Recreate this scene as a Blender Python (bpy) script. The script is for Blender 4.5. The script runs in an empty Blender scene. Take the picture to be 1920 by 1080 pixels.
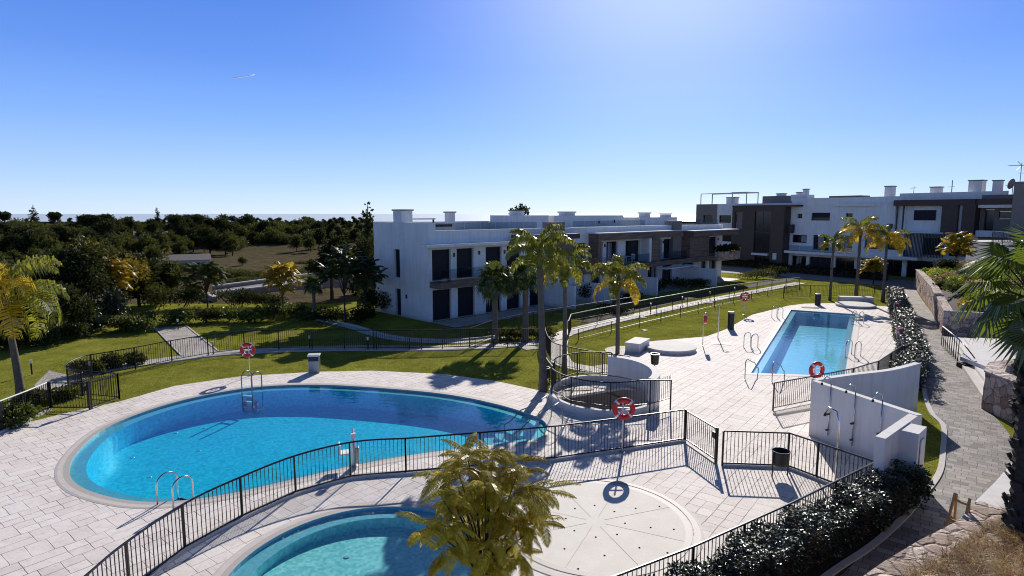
import bpy, bmesh, math, random
from mathutils import Vector, Matrix
from mathutils.geometry import tessellate_polygon
R = math.radians
PI = math.pi
rng = random.Random(7)
scene = bpy.context.scene
col = scene.collection

# ------------------------------------------------------------------ camera
FOC = 1130.0          # focal length in pixels of the 1920 px wide photograph
EYE = 7.8             # camera height above the pool deck (m)
PITCH = math.atan(140 / FOC)
cam_data = bpy.data.cameras.new('camera')
cam = bpy.data.objects.new('camera', cam_data)
col.objects.link(cam)
cam.location = (0, 0, EYE)
cam.rotation_euler = (PI / 2 - PITCH, 0, 0)
cam_data.sensor_width = 36
cam_data.lens = 36 * FOC / 1920
cam_data.clip_start = 0.1
cam_data.clip_end = 20000
scene.camera = cam

def G(px, py, z=0.0):
    """ground survey: the place on the level z that the photograph shows at px, py"""
    x = (px - 960) / FOC; y = (540 - py) / FOC
    c, s = math.cos(PITCH), math.sin(PITCH)
    d = (x, c + y * s, -s + y * c)
    t = (z - EYE) / d[2]
    return Vector((d[0] * t, d[1] * t, z))

# ------------------------------------------------------------------ light
SUN_EL, SUN_AZ = 28.0, 14.0      # azimuth clockwise from the view direction (+Y)
world = bpy.data.worlds.new('World')
scene.world = world
world.use_nodes = True
wn, wl = world.node_tree.nodes, world.node_tree.links
bg = wn['Background']
sky = wn.new('ShaderNodeTexSky')
sky.sky_type = 'NISHITA'
sky.sun_disc = False
sky.sun_elevation = R(SUN_EL)
sky.sun_rotation = R(SUN_AZ)
sky.altitude = 50
sky.air_density = 0.8
sky.dust_density = 0.15
sky.ozone_density = 6.0
hsv = wn.new('ShaderNodeHueSaturation')
hsv.inputs['Saturation'].default_value = 1.1
wl.new(sky.outputs[0], hsv.inputs['Color'])
SUNV = (math.sin(R(SUN_AZ)) * math.cos(R(SUN_EL)), math.cos(R(SUN_AZ)) * math.cos(R(SUN_EL)), math.sin(R(SUN_EL)))
wtc = wn.new('ShaderNodeTexCoord')
def wmath(op, a, b=None, clamp=False):
    k = wn.new('ShaderNodeMath'); k.operation = op; k.use_clamp = clamp
    for i, v in enumerate((a, b)):
        if v is None: continue
        if hasattr(v, 'is_output'): wl.new(v, k.inputs[i])
        else: k.inputs[i].default_value = v
    return k.outputs[0]
wsep = wn.new('ShaderNodeSeparateXYZ'); wl.new(wtc.outputs['Generated'], wsep.inputs[0])
wdot = wn.new('ShaderNodeVectorMath'); wdot.operation = 'DOT_PRODUCT'; wl.new(wtc.outputs['Generated'], wdot.inputs[0]); wdot.inputs[1].default_value = SUNV
# clear winter air: pale horizon, overhead stops darkened beyond the view to cut fill light
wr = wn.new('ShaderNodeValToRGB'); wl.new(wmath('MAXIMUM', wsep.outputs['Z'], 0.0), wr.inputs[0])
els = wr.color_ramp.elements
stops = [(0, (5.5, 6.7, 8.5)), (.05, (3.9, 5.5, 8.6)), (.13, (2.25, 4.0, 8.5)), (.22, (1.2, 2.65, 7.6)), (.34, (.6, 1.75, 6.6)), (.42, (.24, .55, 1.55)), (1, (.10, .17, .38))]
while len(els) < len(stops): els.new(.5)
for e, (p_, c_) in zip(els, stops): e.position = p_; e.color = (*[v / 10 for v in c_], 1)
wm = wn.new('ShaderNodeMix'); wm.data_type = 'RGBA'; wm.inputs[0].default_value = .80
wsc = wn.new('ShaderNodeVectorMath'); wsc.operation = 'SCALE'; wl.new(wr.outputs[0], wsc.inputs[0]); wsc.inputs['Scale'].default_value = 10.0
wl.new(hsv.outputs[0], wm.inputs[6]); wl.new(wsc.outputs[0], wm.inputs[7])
# bright haze around the sun; sky opposite left undimmed
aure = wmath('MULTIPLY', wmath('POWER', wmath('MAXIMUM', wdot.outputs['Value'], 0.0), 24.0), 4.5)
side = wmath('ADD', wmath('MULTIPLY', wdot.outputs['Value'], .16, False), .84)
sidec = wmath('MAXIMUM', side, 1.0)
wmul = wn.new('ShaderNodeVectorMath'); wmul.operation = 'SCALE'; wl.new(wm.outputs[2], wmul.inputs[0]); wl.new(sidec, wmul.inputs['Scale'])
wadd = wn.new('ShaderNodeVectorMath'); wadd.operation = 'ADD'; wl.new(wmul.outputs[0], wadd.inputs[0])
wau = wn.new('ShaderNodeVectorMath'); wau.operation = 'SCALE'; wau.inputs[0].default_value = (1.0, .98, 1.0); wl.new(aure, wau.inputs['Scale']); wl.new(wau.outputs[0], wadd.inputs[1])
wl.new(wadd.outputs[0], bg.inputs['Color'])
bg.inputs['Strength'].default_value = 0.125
sd = Vector((math.sin(R(SUN_AZ)) * math.cos(R(SUN_EL)), math.cos(R(SUN_AZ)) * math.cos(R(SUN_EL)), math.sin(R(SUN_EL))))
sun_data = bpy.data.lights.new('sun', 'SUN')
sun_data.energy = 5.0
sun_data.angle = R(0.5)
sun_data.color = (1.0, 0.935, 0.85)
sun = bpy.data.objects.new('sun', sun_data)
col.objects.link(sun)
sun.rotation_euler = sd.to_track_quat('Z', 'Y').to_euler()
sun.location = (10, 40, 60)
scene.view_settings.view_transform = 'Standard'
scene.view_settings.look = 'None'
scene.view_settings.exposure = 0
scene.cycles.max_bounces = 8
scene.cycles.transparent_max_bounces = 24
scene.cycles.caustics_reflective = False
scene.cycles.filter_width = 1.05

# ------------------------------------------------------------------ scene graph helpers
def tag(o, label=None, cat=None, group=None, kind=None):
    if label: o['label'] = label
    if cat: o['category'] = cat
    if group: o['group'] = group
    if kind: o['kind'] = kind
    return o

def thing(name, label, cat, loc=(0, 0, 0), rz=0.0, group=None):
    o = bpy.data.objects.new(name, None)
    col.objects.link(o)
    o.empty_display_size = 0.3
    o.location = loc
    o.rotation_euler = (0, 0, rz)
    return tag(o, label, cat, group)

def dup(o, loc, rz=0.0, sc=1.0, label=None, group=None):
    """copy a thing with its parts and sub-parts"""
    r = o.copy(); col.objects.link(r)
    r.location = loc; r.rotation_euler = (0, 0, rz)
    r.scale = sc if isinstance(sc, tuple) else (sc, sc, sc)
    if label: r['label'] = label
    if group: r['group'] = group
    for ch in list(o.children):
        c = ch.copy(); col.objects.link(c); c.parent = r
        for g in list(ch.children):
            d = g.copy(); col.objects.link(d); d.parent = c
    return r

class MB:
    """collects faces, then links them as one mesh object"""
    def __init__(s): s.v = []; s.f = []
    def quad(s, a, b, c, d):
        n = len(s.v); s.v += [tuple(a), tuple(b), tuple(c), tuple(d)]; s.f.append((n, n + 1, n + 2, n + 3))
    def tri(s, a, b, c):
        n = len(s.v); s.v += [tuple(a), tuple(b), tuple(c)]; s.f.append((n, n + 1, n + 2))
    def box(s, x0, x1, y0, y1, z0, z1):
        n = len(s.v)
        for z in (z0, z1):
            s.v += [(x0, y0, z), (x1, y0, z), (x1, y1, z), (x0, y1, z)]
        for f in ((3, 2, 1, 0), (4, 5, 6, 7), (0, 1, 5, 4), (1, 2, 6, 5), (2, 3, 7, 6), (3, 0, 4, 7)):
            s.f.append(tuple(n + i for i in f))
        return s
    def bar(s, a, b, w, h, up=(0, 0, 1)):
        """box of width w and height h running from a to b"""
        a, b = Vector(a), Vector(b); d = (b - a)
        if d.length < 1e-6: return s
        d.normalize(); up = Vector(up)
        if abs(d.dot(up)) > .98: up = Vector((1, 0, 0))
        x = d.cross(up).normalized(); y = x.cross(d).normalized()
        n = len(s.v)
        for p in (a, b):
            for sx, sy in ((-1, -1), (1, -1), (1, 1), (-1, 1)):
                s.v.append(tuple(p + x * (sx * w / 2) + y * (sy * h / 2)))
        for f in ((0, 1, 2, 3), (7, 6, 5, 4), (0, 4, 5, 1), (1, 5, 6, 2), (2, 6, 7, 3), (3, 7, 4, 0)):
            s.f.append(tuple(n + i for i in f))
        return s
    def tube(s, pts, r, seg=8, caps=True, closed=False):
        pts = [Vector(p) for p in pts]; k = len(pts)
        rs = r if isinstance(r, (list, tuple)) else [r] * k
        n0 = len(s.v); prev = None
        for i, p in enumerate(pts):
            if closed: d = pts[(i + 1) % k] - pts[i - 1]
            else: d = pts[min(i + 1, k - 1)] - pts[max(i - 1, 0)]
            if d.length < 1e-9: d = Vector((0, 0, 1))
            d.normalize()
            if prev is None:
                ref = Vector((0, 0, 1)) if abs(d.z) < .9 else Vector((1, 0, 0))
                x = d.cross(ref).normalized()
            else:
                x = prev - d * prev.dot(d)
                x = x.normalized() if x.length > 1e-6 else d.orthogonal().normalized()
            prev = x; y = d.cross(x)
            for j in range(seg):
                a = 2 * PI * j / seg
                s.v.append(tuple(p + (x * math.cos(a) + y * math.sin(a)) * rs[i]))
        for i in range(k if closed else k - 1):
            i2 = (i + 1) % k
            for j in range(seg):
                j2 = (j + 1) % seg
                s.f.append((n0 + i * seg + j, n0 + i * seg + j2, n0 + i2 * seg + j2, n0 + i2 * seg + j))
        if caps and not closed:
            s.f.append(tuple(n0 + j for j in reversed(range(seg))))
            s.f.append(tuple(n0 + (k - 1) * seg + j for j in range(seg)))
        return s
    def lathe(s, prof, c=(0, 0, 0), seg=24):
        n0 = len(s.v)
        for r, z in prof:
            for j in range(seg):
                a = 2 * PI * j / seg
                s.v.append((c[0] + r * math.cos(a), c[1] + r * math.sin(a), c[2] + z))
        for i in range(len(prof) - 1):
            for j in range(seg):
                j2 = (j + 1) % seg
                s.f.append((n0 + i * seg + j, n0 + i * seg + j2, n0 + (i + 1) * seg + j2, n0 + (i + 1) * seg + j))
        return s
    def prism(s, poly, z0, z1, bottom=True):
        n = len(s.v); k = len(poly)
        area = sum(poly[i][0] * poly[(i + 1) % k][1] - poly[(i + 1) % k][0] * poly[i][1] for i in range(k))
        if area < 0: poly = list(reversed(poly))
        for z in (z0, z1): s.v += [(p[0], p[1], z) for p in poly]
        s.f.append(tuple(n + k + i for i in range(k)))
        if bottom: s.f.append(tuple(n + i for i in reversed(range(k))))
        for i in range(k):
            j = (i + 1) % k
            s.f.append((n + i, n + j, n + k + j, n + k + i))
        return s
    def sheet(s, outer, holes=(), z=0.0):
        loops = [[Vector((p[0], p[1], 0)) for p in outer]] + [[Vector((p[0], p[1], 0)) for p in h] for h in holes]
        n = len(s.v)
        flat = [p for l in loops for p in l]
        zf = z if callable(z) else (lambda x, y: z)
        s.v += [(p.x, p.y, zf(p.x, p.y)) for p in flat]
        for t in tessellate_polygon(loops):
            a, b, c = (flat[i] for i in t)
            if abs((b - a).cross(c - a).z) < 1e-9: continue
            if (b - a).cross(c - a).z < 0: t = (t[0], t[2], t[1])
            s.f.append(tuple(n + i for i in t))
        return s
    def band(s, inner, outer, zi, zo=None, closed=True):
        """strip between two loops with the same number of points"""
        zo = zi if zo is None else zo
        k = len(inner); n = len(s.v)
        s.v += [(p[0], p[1], zi) for p in inner] + [(p[0], p[1], zo) for p in outer]
        for i in range(k if closed else k - 1):
            j = (i + 1) % k
            s.f.append((n + i, n + k + i, n + k + j, n + j))
        return s
    def add(s, o, M=None):
        n = len(s.v)
        s.v += [tuple(M @ Vector(v)) for v in o.v] if M is not None else o.v
        s.f += [tuple(n + i for i in f) for f in o.f]
        return s
    def build(s, name, mat, parent=None, smooth=False, bevel=0.0, recalc=False, local=True):
        me = bpy.data.meshes.new(name)
        vs = s.v
        if parent is not None and not local:
            L = parent.location; vs = [(x - L.x, y - L.y, z - L.z) for x, y, z in vs]
        me.from_pydata(vs, [], s.f)
        if recalc:
            bm = bmesh.new(); bm.from_mesh(me); bmesh.ops.remove_doubles(bm, verts=bm.verts, dist=1e-5)
            bmesh.ops.recalc_face_normals(bm, faces=bm.faces); bm.to_mesh(me); bm.free()
        me.materials.append(mat)
        if smooth: me.polygons.foreach_set('use_smooth', [True] * len(me.polygons))
        o = bpy.data.objects.new(name, me); col.objects.link(o)
        if bevel:
            b = o.modifiers.new('bevel', 'BEVEL'); b.width = bevel; b.segments = 2; b.limit_method = 'ANGLE'
        if parent is not None: o.parent = parent
        return o

def catmull(pts, n=8, closed=True):
    out = []; k = len(pts)
    P = [Vector((p[0], p[1])) for p in pts]
    for i in range(k if closed else k - 1):
        if closed: p0, p1, p2, p3 = P[i - 1], P[i], P[(i + 1) % k], P[(i + 2) % k]
        else: p0, p1, p2, p3 = P[max(i - 1, 0)], P[i], P[i + 1], P[min(i + 2, k - 1)]
        for j in range(n):
            t = j / n
            q = .5 * ((2 * p1) + (p2 - p0) * t + (2 * p0 - 5 * p1 + 4 * p2 - p3) * t * t + (3 * p1 - p0 - 3 * p2 + p3) * t ** 3)
            out.append((q.x, q.y))
    if not closed: out.append((P[-1].x, P[-1].y))
    return out

def ccw(p):
    a = sum(p[i][0] * p[(i + 1) % len(p)][1] - p[(i + 1) % len(p)][0] * p[i][1] for i in range(len(p)))
    return p if a > 0 else list(reversed(p))

def offset(p, d):
    """offset a closed ccw loop outwards by d"""
    k = len(p); out = []
    for i in range(k):
        a, b, c = Vector(p[i - 1]), Vector(p[i]), Vector(p[(i + 1) % k])
        n1 = Vector(((b - a).y, -(b - a).x)).normalized(); n2 = Vector(((c - b).y, -(c - b).x)).normalized()
        n = (n1 + n2)
        if n.length < 1e-6: n = n1
        n.normalize(); m = 1 / max(.5, n.dot(n1))
        out.append((b.x + n.x * d * m, b.y + n.y * d * m))
    return out

def offset_line(p, d):
    k = len(p); out = []
    for i in range(k):
        a = Vector(p[max(i - 1, 0)][:2]); c = Vector(p[min(i + 1, k - 1)][:2])
        t = (c - a).normalized(); out.append((p[i][0] - t.y * d, p[i][1] + t.x * d))
    return out

def resample(pts, step):
    P = [Vector(p) for p in pts]; out = [P[0].copy()]; acc = 0
    L = sum((P[i + 1] - P[i]).length for i in range(len(P) - 1))
    n = max(1, round(L / step)); st = L / n; need = st; run = 0
    for i in range(len(P) - 1):
        d = (P[i + 1] - P[i]); l = d.length
        while need <= run + l + 1e-6 and len(out) <= n:
            out.append(P[i] + d * ((need - run) / l)); need += st
        run += l
    while len(out) < n + 1: out.append(P[-1].copy())
    return out

def ring(cx, cy, rx, ry, n=64, a0=0.0, a1=2 * PI):
    full = abs(a1 - a0 - 2 * PI) < 1e-6
    m = n if full else n + 1
    return [(cx + rx * math.cos(a0 + (a1 - a0) * i / n), cy + ry * math.sin(a0 + (a1 - a0) * i / n)) for i in range(m)]
# ------------------------------------------------------------------ materials
def newmat(name):
    m = bpy.data.materials.new(name); m.use_nodes = True
    nt = m.node_tree; return m, nt.nodes, nt.links, nt.nodes['Principled BSDF']

def pos(n): return n.new('ShaderNodeNewGeometry').outputs['Position']

def ramp(n, l, src, stops):
    r = n.new('ShaderNodeValToRGB'); l.new(src, r.inputs[0])
    e = r.color_ramp.elements
    while len(e) < len(stops): e.new(.5)
    for i, (p, c) in enumerate(stops):
        e[i].position = p; e[i].color = (*c, 1) if len(c) == 3 else c
    return r.outputs[0]

def noise(n, l, vec, scale, detail=4, rough=.55):
    t = n.new('ShaderNodeTexNoise'); t.inputs['Scale'].default_value = scale
    t.inputs['Detail'].default_value = detail; t.inputs['Roughness'].default_value = rough
    if vec is not None: l.new(vec, t.inputs['Vector'])
    return t.outputs['Fac']

def mixc(n, l, a, b, fac, mode='MIX'):
    m = n.new('ShaderNodeMix'); m.data_type = 'RGBA'; m.blend_type = mode
    for s, v in ((m.inputs[0], fac), (m.inputs[6], a), (m.inputs[7], b)):
        if hasattr(v, 'is_output'): l.new(v, s)
        elif isinstance(v, (int, float)): s.default_value = v
        else: s.default_value = (*v, 1)
    return m.outputs[2]

def bump(n, l, h, p, strength=.3, dist=.02):
    b = n.new('ShaderNodeBump'); b.inputs['Strength'].default_value = strength; b.inputs['Distance'].default_value = dist
    l.new(h, b.inputs['Height']); l.new(b.outputs[0], p.inputs['Normal'])

def plain(name, c, rough=.6, var=.12, scale=3.0, metal=0.0, bmp=0.0, bscale=40, spec=.5):
    """one colour with gentle procedural unevenness"""
    m, n, l, p = newmat(name)
    P = pos(n)
    a = noise(n, l, P, scale, 5); b = noise(n, l, P, scale * 7, 3)
    c0 = tuple(max(0, x * (1 - var)) for x in c); c1 = tuple(min(1, x * (1 + var)) for x in c)
    k = mixc(n, l, a, b, .35)
    l.new(ramp(n, l, k, [(.3, c0), (.7, c1)]), p.inputs['Base Color'])
    p.inputs['Roughness'].default_value = rough; p.inputs['Metallic'].default_value = metal
    p.inputs['Specular IOR Level'].default_value = spec
    if bmp: bump(n, l, noise(n, l, P, bscale, 3), p, bmp, .01)
    return m

def render_wall(name, c):
    """painted render with faint run marks and dirt near the ground"""
    m, n, l, p = newmat(name); P = pos(n)
    mp = n.new('ShaderNodeMapping'); mp.inputs['Scale'].default_value = (2.2, 2.2, .16); l.new(P, mp.inputs[0])
    st = ramp(n, l, noise(n, l, mp.outputs[0], 1.6, 5, .65), [(.30, (.80, .785, .76)), (.55, (1, 1, 1))])
    bl = ramp(n, l, noise(n, l, P, .8, 5, .6), [(.3, (.90, .89, .88)), (.65, (1, 1, 1))])
    sp = n.new('ShaderNodeSeparateXYZ'); l.new(P, sp.inputs[0])
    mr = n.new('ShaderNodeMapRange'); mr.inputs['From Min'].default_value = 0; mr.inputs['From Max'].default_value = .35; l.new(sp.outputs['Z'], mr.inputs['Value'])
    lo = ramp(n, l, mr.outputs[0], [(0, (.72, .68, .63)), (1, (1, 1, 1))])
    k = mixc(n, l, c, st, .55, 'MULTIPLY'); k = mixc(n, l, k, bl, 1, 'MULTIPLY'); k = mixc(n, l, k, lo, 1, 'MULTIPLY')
    l.new(k, p.inputs['Base Color']); p.inputs['Roughness'].default_value = .75; p.inputs['Specular IOR Level'].default_value = .25
    bump(n, l, noise(n, l, P, 70, 3), p, .15, .01)
    return m

def stamped(name, ang, bw, rh, c1, c2, mortar_c, msize=.012, stain=.5):
    """stamped concrete flags with pressed joints"""
    m, n, l, p = newmat(name)
    P = pos(n)
    mp = n.new('ShaderNodeMapping'); mp.inputs['Rotation'].default_value = (0, 0, R(ang)); l.new(P, mp.inputs[0])
    # a wobble so that joints are not ruler straight
    nz = n.new('ShaderNodeTexNoise'); nz.inputs['Scale'].default_value = 2.5; l.new(mp.outputs[0], nz.inputs['Vector'])
    va = n.new('ShaderNodeVectorMath'); va.operation = 'MULTIPLY_ADD'
    l.new(nz.outputs['Color'], va.inputs[0]); va.inputs[1].default_value = (.05, .05, 0); l.new(mp.outputs[0], va.inputs[2])
    def mth(op, a, b=None):
        k = n.new('ShaderNodeMath'); k.operation = op
        for i, v in enumerate((a, b)):
            if v is None: continue
            if hasattr(v, 'is_output'): l.new(v, k.inputs[i])
            else: k.inputs[i].default_value = v
        return k.outputs[0]
    # random ashlar: big cells, some of them cut into two or four stones, every course shifted
    sx = n.new('ShaderNodeSeparateXYZ'); l.new(va.outputs[0], sx.inputs[0])
    row = mth('FLOOR', mth('DIVIDE', sx.outputs['Y'], rh * 2))
    shx = mth('ADD', sx.outputs['X'], mth('MULTIPLY', row, bw * .37))
    cx = n.new('ShaderNodeCombineXYZ'); l.new(shx, cx.inputs[0]); l.new(sx.outputs['Y'], cx.inputs[1])
    cell = n.new('ShaderNodeCombineXYZ'); l.new(mth('FLOOR', mth('DIVIDE', shx, bw * 2)), cell.inputs[0]); l.new(row, cell.inputs[1])
    wn_ = n.new('ShaderNodeTexWhiteNoise'); wn_.noise_dimensions = '2D'; l.new(cell.outputs[0], wn_.inputs['Vector'])
    def brick(w, h):
        b = n.new('ShaderNodeTexBrick'); l.new(cx.outputs[0], b.inputs['Vector'])
        b.offset = 0; b.squash = 1
        b.inputs['Scale'].default_value = 1; b.inputs['Brick Width'].default_value = w; b.inputs['Row Height'].default_value = h
        b.inputs['Mortar Size'].default_value = msize; b.inputs['Mortar Smooth'].default_value = .3
        b.inputs['Color1'].default_value = (*c1, 1); b.inputs['Color2'].default_value = (*c2, 1); b.inputs['Mortar'].default_value = (*mortar_c, 1)
        return b
    b1, b2, b3 = brick(bw, rh), brick(bw * 2, rh), brick(bw, rh * 2)
    g1, g2 = mth('GREATER_THAN', wn_.outputs['Value'], .55), mth('GREATER_THAN', wn_.outputs['Value'], .76)
    bcol = mixc(n, l, mixc(n, l, b1.outputs['Color'], b2.outputs['Color'], g1), b3.outputs['Color'], g2)
    bfac = mixc(n, l, mixc(n, l, b1.outputs['Fac'], b2.outputs['Fac'], g1), b3.outputs['Fac'], g2)
    s1 = noise(n, l, P, .35, 5); s2 = noise(n, l, P, 6, 6, .65)
    st = ramp(n, l, s1, [(.3, (.78, .74, .72)), (.5, (1, 1, 1)), (.75, (1.0, .97, .95))])
    st2 = ramp(n, l, s2, [(.25, (.55, .50, .48)), (.5, (1, 1, 1)), (.8, (1, 1, 1))])
    k = mixc(n, l, bcol, st, stain, 'MULTIPLY'); k = mixc(n, l, k, st2, stain, 'MULTIPLY')
    # water drip stains and worn joints
    gate = noise(n, l, P, 1.1, 3); gk = ramp(n, l, gate, [(.42, (0, 0, 0)), (.62, (1, 1, 1))])
    k = mixc(n, l, k, mixc(n, l, c1, st2, .5, 'MULTIPLY'), mixc(n, l, (0, 0, 0), gk, .6), 'MIX')
    l.new(k, p.inputs['Base Color']); p.inputs['Roughness'].default_value = .75
    p.inputs['Specular IOR Level'].default_value = .3
    inv = n.new('ShaderNodeMath'); inv.operation = 'SUBTRACT'; inv.inputs[0].default_value = 1; l.new(bfac, inv.inputs[1])
    ad = n.new('ShaderNodeMath'); ad.operation = 'MULTIPLY_ADD'; l.new(s2, ad.inputs[0]); ad.inputs[1].default_value = .55; l.new(inv.outputs[0], ad.inputs[2])
    bump(n, l, ad.outputs[0], p, .55, .02)
    return m

def pavers(name, ang, bw, rh, c1, c2, mort):
    m, n, l, p = newmat(name); P = pos(n)
    mp = n.new('ShaderNodeMapping'); mp.inputs['Rotation'].default_value = (0, 0, R(ang)); l.new(P, mp.inputs[0])
    b = n.new('ShaderNodeTexBrick'); l.new(mp.outputs[0], b.inputs['Vector'])
    b.offset = .5; b.squash = .7; b.squash_frequency = 3
    b.inputs['Scale'].default_value = 1; b.inputs['Brick Width'].default_value = bw; b.inputs['Row Height'].default_value = rh
    b.inputs['Mortar Size'].default_value = .008; b.inputs['Mortar Smooth'].default_value = .2
    b.inputs['Color1'].default_value = (*c1, 1); b.inputs['Color2'].default_value = (*c2, 1); b.inputs['Mortar'].default_value = (*mort, 1)
    s1 = ramp(n, l, noise(n, l, P, .6, 5), [(.3, (.75, .72, .7)), (.7, (1.1, 1.08, 1.05))])
    s2 = ramp(n, l, noise(n, l, P, 25, 3), [(.3, (.85, .85, .85)), (.7, (1.1, 1.1, 1.1))])
    k = mixc(n, l, b.outputs['Color'], s1, 1, 'MULTIPLY'); k = mixc(n, l, k, s2, 1, 'MULTIPLY')
    l.new(k, p.inputs['Base Color']); p.inputs['Roughness'].default_value = .7
    inv = n.new('ShaderNodeMath'); inv.operation = 'SUBTRACT'; inv.inputs[0].default_value = 1; l.new(b.outputs['Fac'], inv.inputs[1])
    bump(n, l, inv.outputs[0], p, .5, .015)
    return m

def grassmat(name, c0, c1, c2):
    m, n, l, p = newmat(name); P = pos(n)
    a = mixc(n, l, noise(n, l, P, .45, 5, .6), noise(n, l, P, 1.7, 4, .6), .4); b = noise(n, l, P, 9, 6, .7); d = noise(n, l, P, 60, 3, .7)
    k = mixc(n, l, a, b, .38); k = mixc(n, l, k, d, .35)
    l.new(ramp(n, l, k, [(.40, c0), (.5, c1), (.60, c2)]), p.inputs['Base Color'])
    p.inputs['Roughness'].default_value = .9; p.inputs['Specular IOR Level'].default_value = 0
    bump(n, l, mixc(n, l, b, d, .5), p, .9, .06)
    return m

def leafmat(name, dark, light, trans=.45, tcol=None, gloss=.5, rough=.35):
    """leaf: varied colour per leaf, glossy skin, sunlight coming through"""
    m, n, l, p = newmat(name)
    g = n.new('ShaderNodeNewGeometry')
    k = ramp(n, l, g.outputs['Random Per Island'], [(0, dark), (.7, light), (1, tuple(min(1, x * 1.35) for x in light))])
    big = noise(n, l, g.outputs['Position'], .9, 2)
    k = mixc(n, l, k, ramp(n, l, big, [(.35, (.6, .62, .6)), (.65, (1.2, 1.15, 1.05))]), 1, 'MULTIPLY')
    l.new(k, p.inputs['Base Color']); p.inputs['Roughness'].default_value = rough
    p.inputs['Specular IOR Level'].default_value = gloss
    t = n.new('ShaderNodeBsdfTranslucent')
    tc = tcol or tuple(min(1, x * 2.2) for x in light)
    l.new(mixc(n, l, k, tc, .6), t.inputs['Color'])
    mx = n.new('ShaderNodeMixShader'); mx.inputs[0].default_value = trans
    l.new(p.outputs[0], mx.inputs[1]); l.new(t.outputs[0], mx.inputs[2])
    l.new(mx.outputs[0], n['Material Output'].inputs['Surface'])
    return m

def mosaic(name, c0, c1, scale=14, grid=.25):
    """small glass tiles"""
    m, n, l, p = newmat(name); P = pos(n)
    v = n.new('ShaderNodeTexVoronoi'); v.distance = 'CHEBYCHEV'; v.inputs['Scale'].default_value = scale; v.inputs['Randomness'].default_value = .35
    l.new(P, v.inputs['Vector'])
    sp = n.new('ShaderNodeSeparateColor'); l.new(v.outputs['Color'], sp.inputs[0])
    big = noise(n, l, P, .6, 3)
    k = mixc(n, l, sp.outputs[0], big, .35)
    k = mixc(n, l, k, noise(n, l, P, 4.5, 3, .6), .4)
    l.new(ramp(n, l, k, [(.2, c0), (.8, c1)]), p.inputs['Base Color']); p.inputs['Roughness'].default_value = .3
    return m

def schlick(n, l, f0, normal=None):
    """reflectance that is the same from both sides of a thin surface"""
    g = n.new('ShaderNodeNewGeometry')
    d = n.new('ShaderNodeVectorMath'); d.operation = 'DOT_PRODUCT'
    l.new(g.outputs['Incoming'], d.inputs[0]); l.new(normal or g.outputs['Normal'], d.inputs[1])
    def m(op, a, b=None):
        k = n.new('ShaderNodeMath'); k.operation = op
        for i, v in enumerate((a, b)):
            if v is None: continue
            if hasattr(v, 'is_output'): l.new(v, k.inputs[i])
            else: k.inputs[i].default_value = v
        return k.outputs[0]
    c = m('SUBTRACT', 1.0, m('MINIMUM', m('ABSOLUTE', d.outputs['Value']), 1.0))
    return m('ADD', m('MULTIPLY', m('POWER', c, 5.0), 1 - f0), f0)

def watermat(name, tint, ripple=.02, scale=3.0):
    m, n, l, p = newmat(name); n.remove(p); P = pos(n)
    h = noise(n, l, P, scale, 3, .5)
    b = n.new('ShaderNodeBump'); b.inputs['Strength'].default_value = .35; b.inputs['Distance'].default_value = ripple; l.new(h, b.inputs['Height'])
    t = n.new('ShaderNodeBsdfTransparent'); t.inputs['Color'].default_value = (*tint, 1)
    gl = n.new('ShaderNodeBsdfGlossy'); gl.inputs['Roughness'].default_value = .0; l.new(b.outputs[0], gl.inputs['Normal'])
    gl.inputs['Color'].default_value = (1, 1, 1, 1)
    mx = n.new('ShaderNodeMixShader'); l.new(schlick(n, l, .02, b.outputs[0]), mx.inputs[0]); l.new(t.outputs[0], mx.inputs[1]); l.new(gl.outputs[0], mx.inputs[2])
    l.new(mx.outputs[0], n['Material Output'].inputs['Surface'])
    return m

def glassmat(name, tint=(.75, .82, .85)):
    m, n, l, p = newmat(name); n.remove(p)
    t = n.new('ShaderNodeBsdfTransparent'); t.inputs['Color'].default_value = (*tint, 1)
    gl = n.new('ShaderNodeBsdfGlossy'); gl.inputs['Roughness'].default_value = .02
    mx = n.new('ShaderNodeMixShader'); l.new(schlick(n, l, .04), mx.inputs[0]); l.new(t.outputs[0], mx.inputs[1]); l.new(gl.outputs[0], mx.inputs[2])
    l.new(mx.outputs[0], n['Material Output'].inputs['Surface'])
    return m

def woodtile(name, c0, c1):
    """horizontal timber-look boards"""
    m, n, l, p = newmat(name); P = pos(n)
    mp = n.new('ShaderNodeMapping'); mp.inputs['Scale'].default_value = (.5, .5, 5.0); l.new(P, mp.inputs[0])
    a = noise(n, l, mp.outputs[0], 1.2, 4); b = noise(n, l, mp.outputs[0], 6, 4)
    l.new(ramp(n, l, mixc(n, l, a, b, .35), [(.35, c0), (.62, c1)]), p.inputs['Base Color']); p.inputs['Roughness'].default_value = .6
    return m

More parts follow.
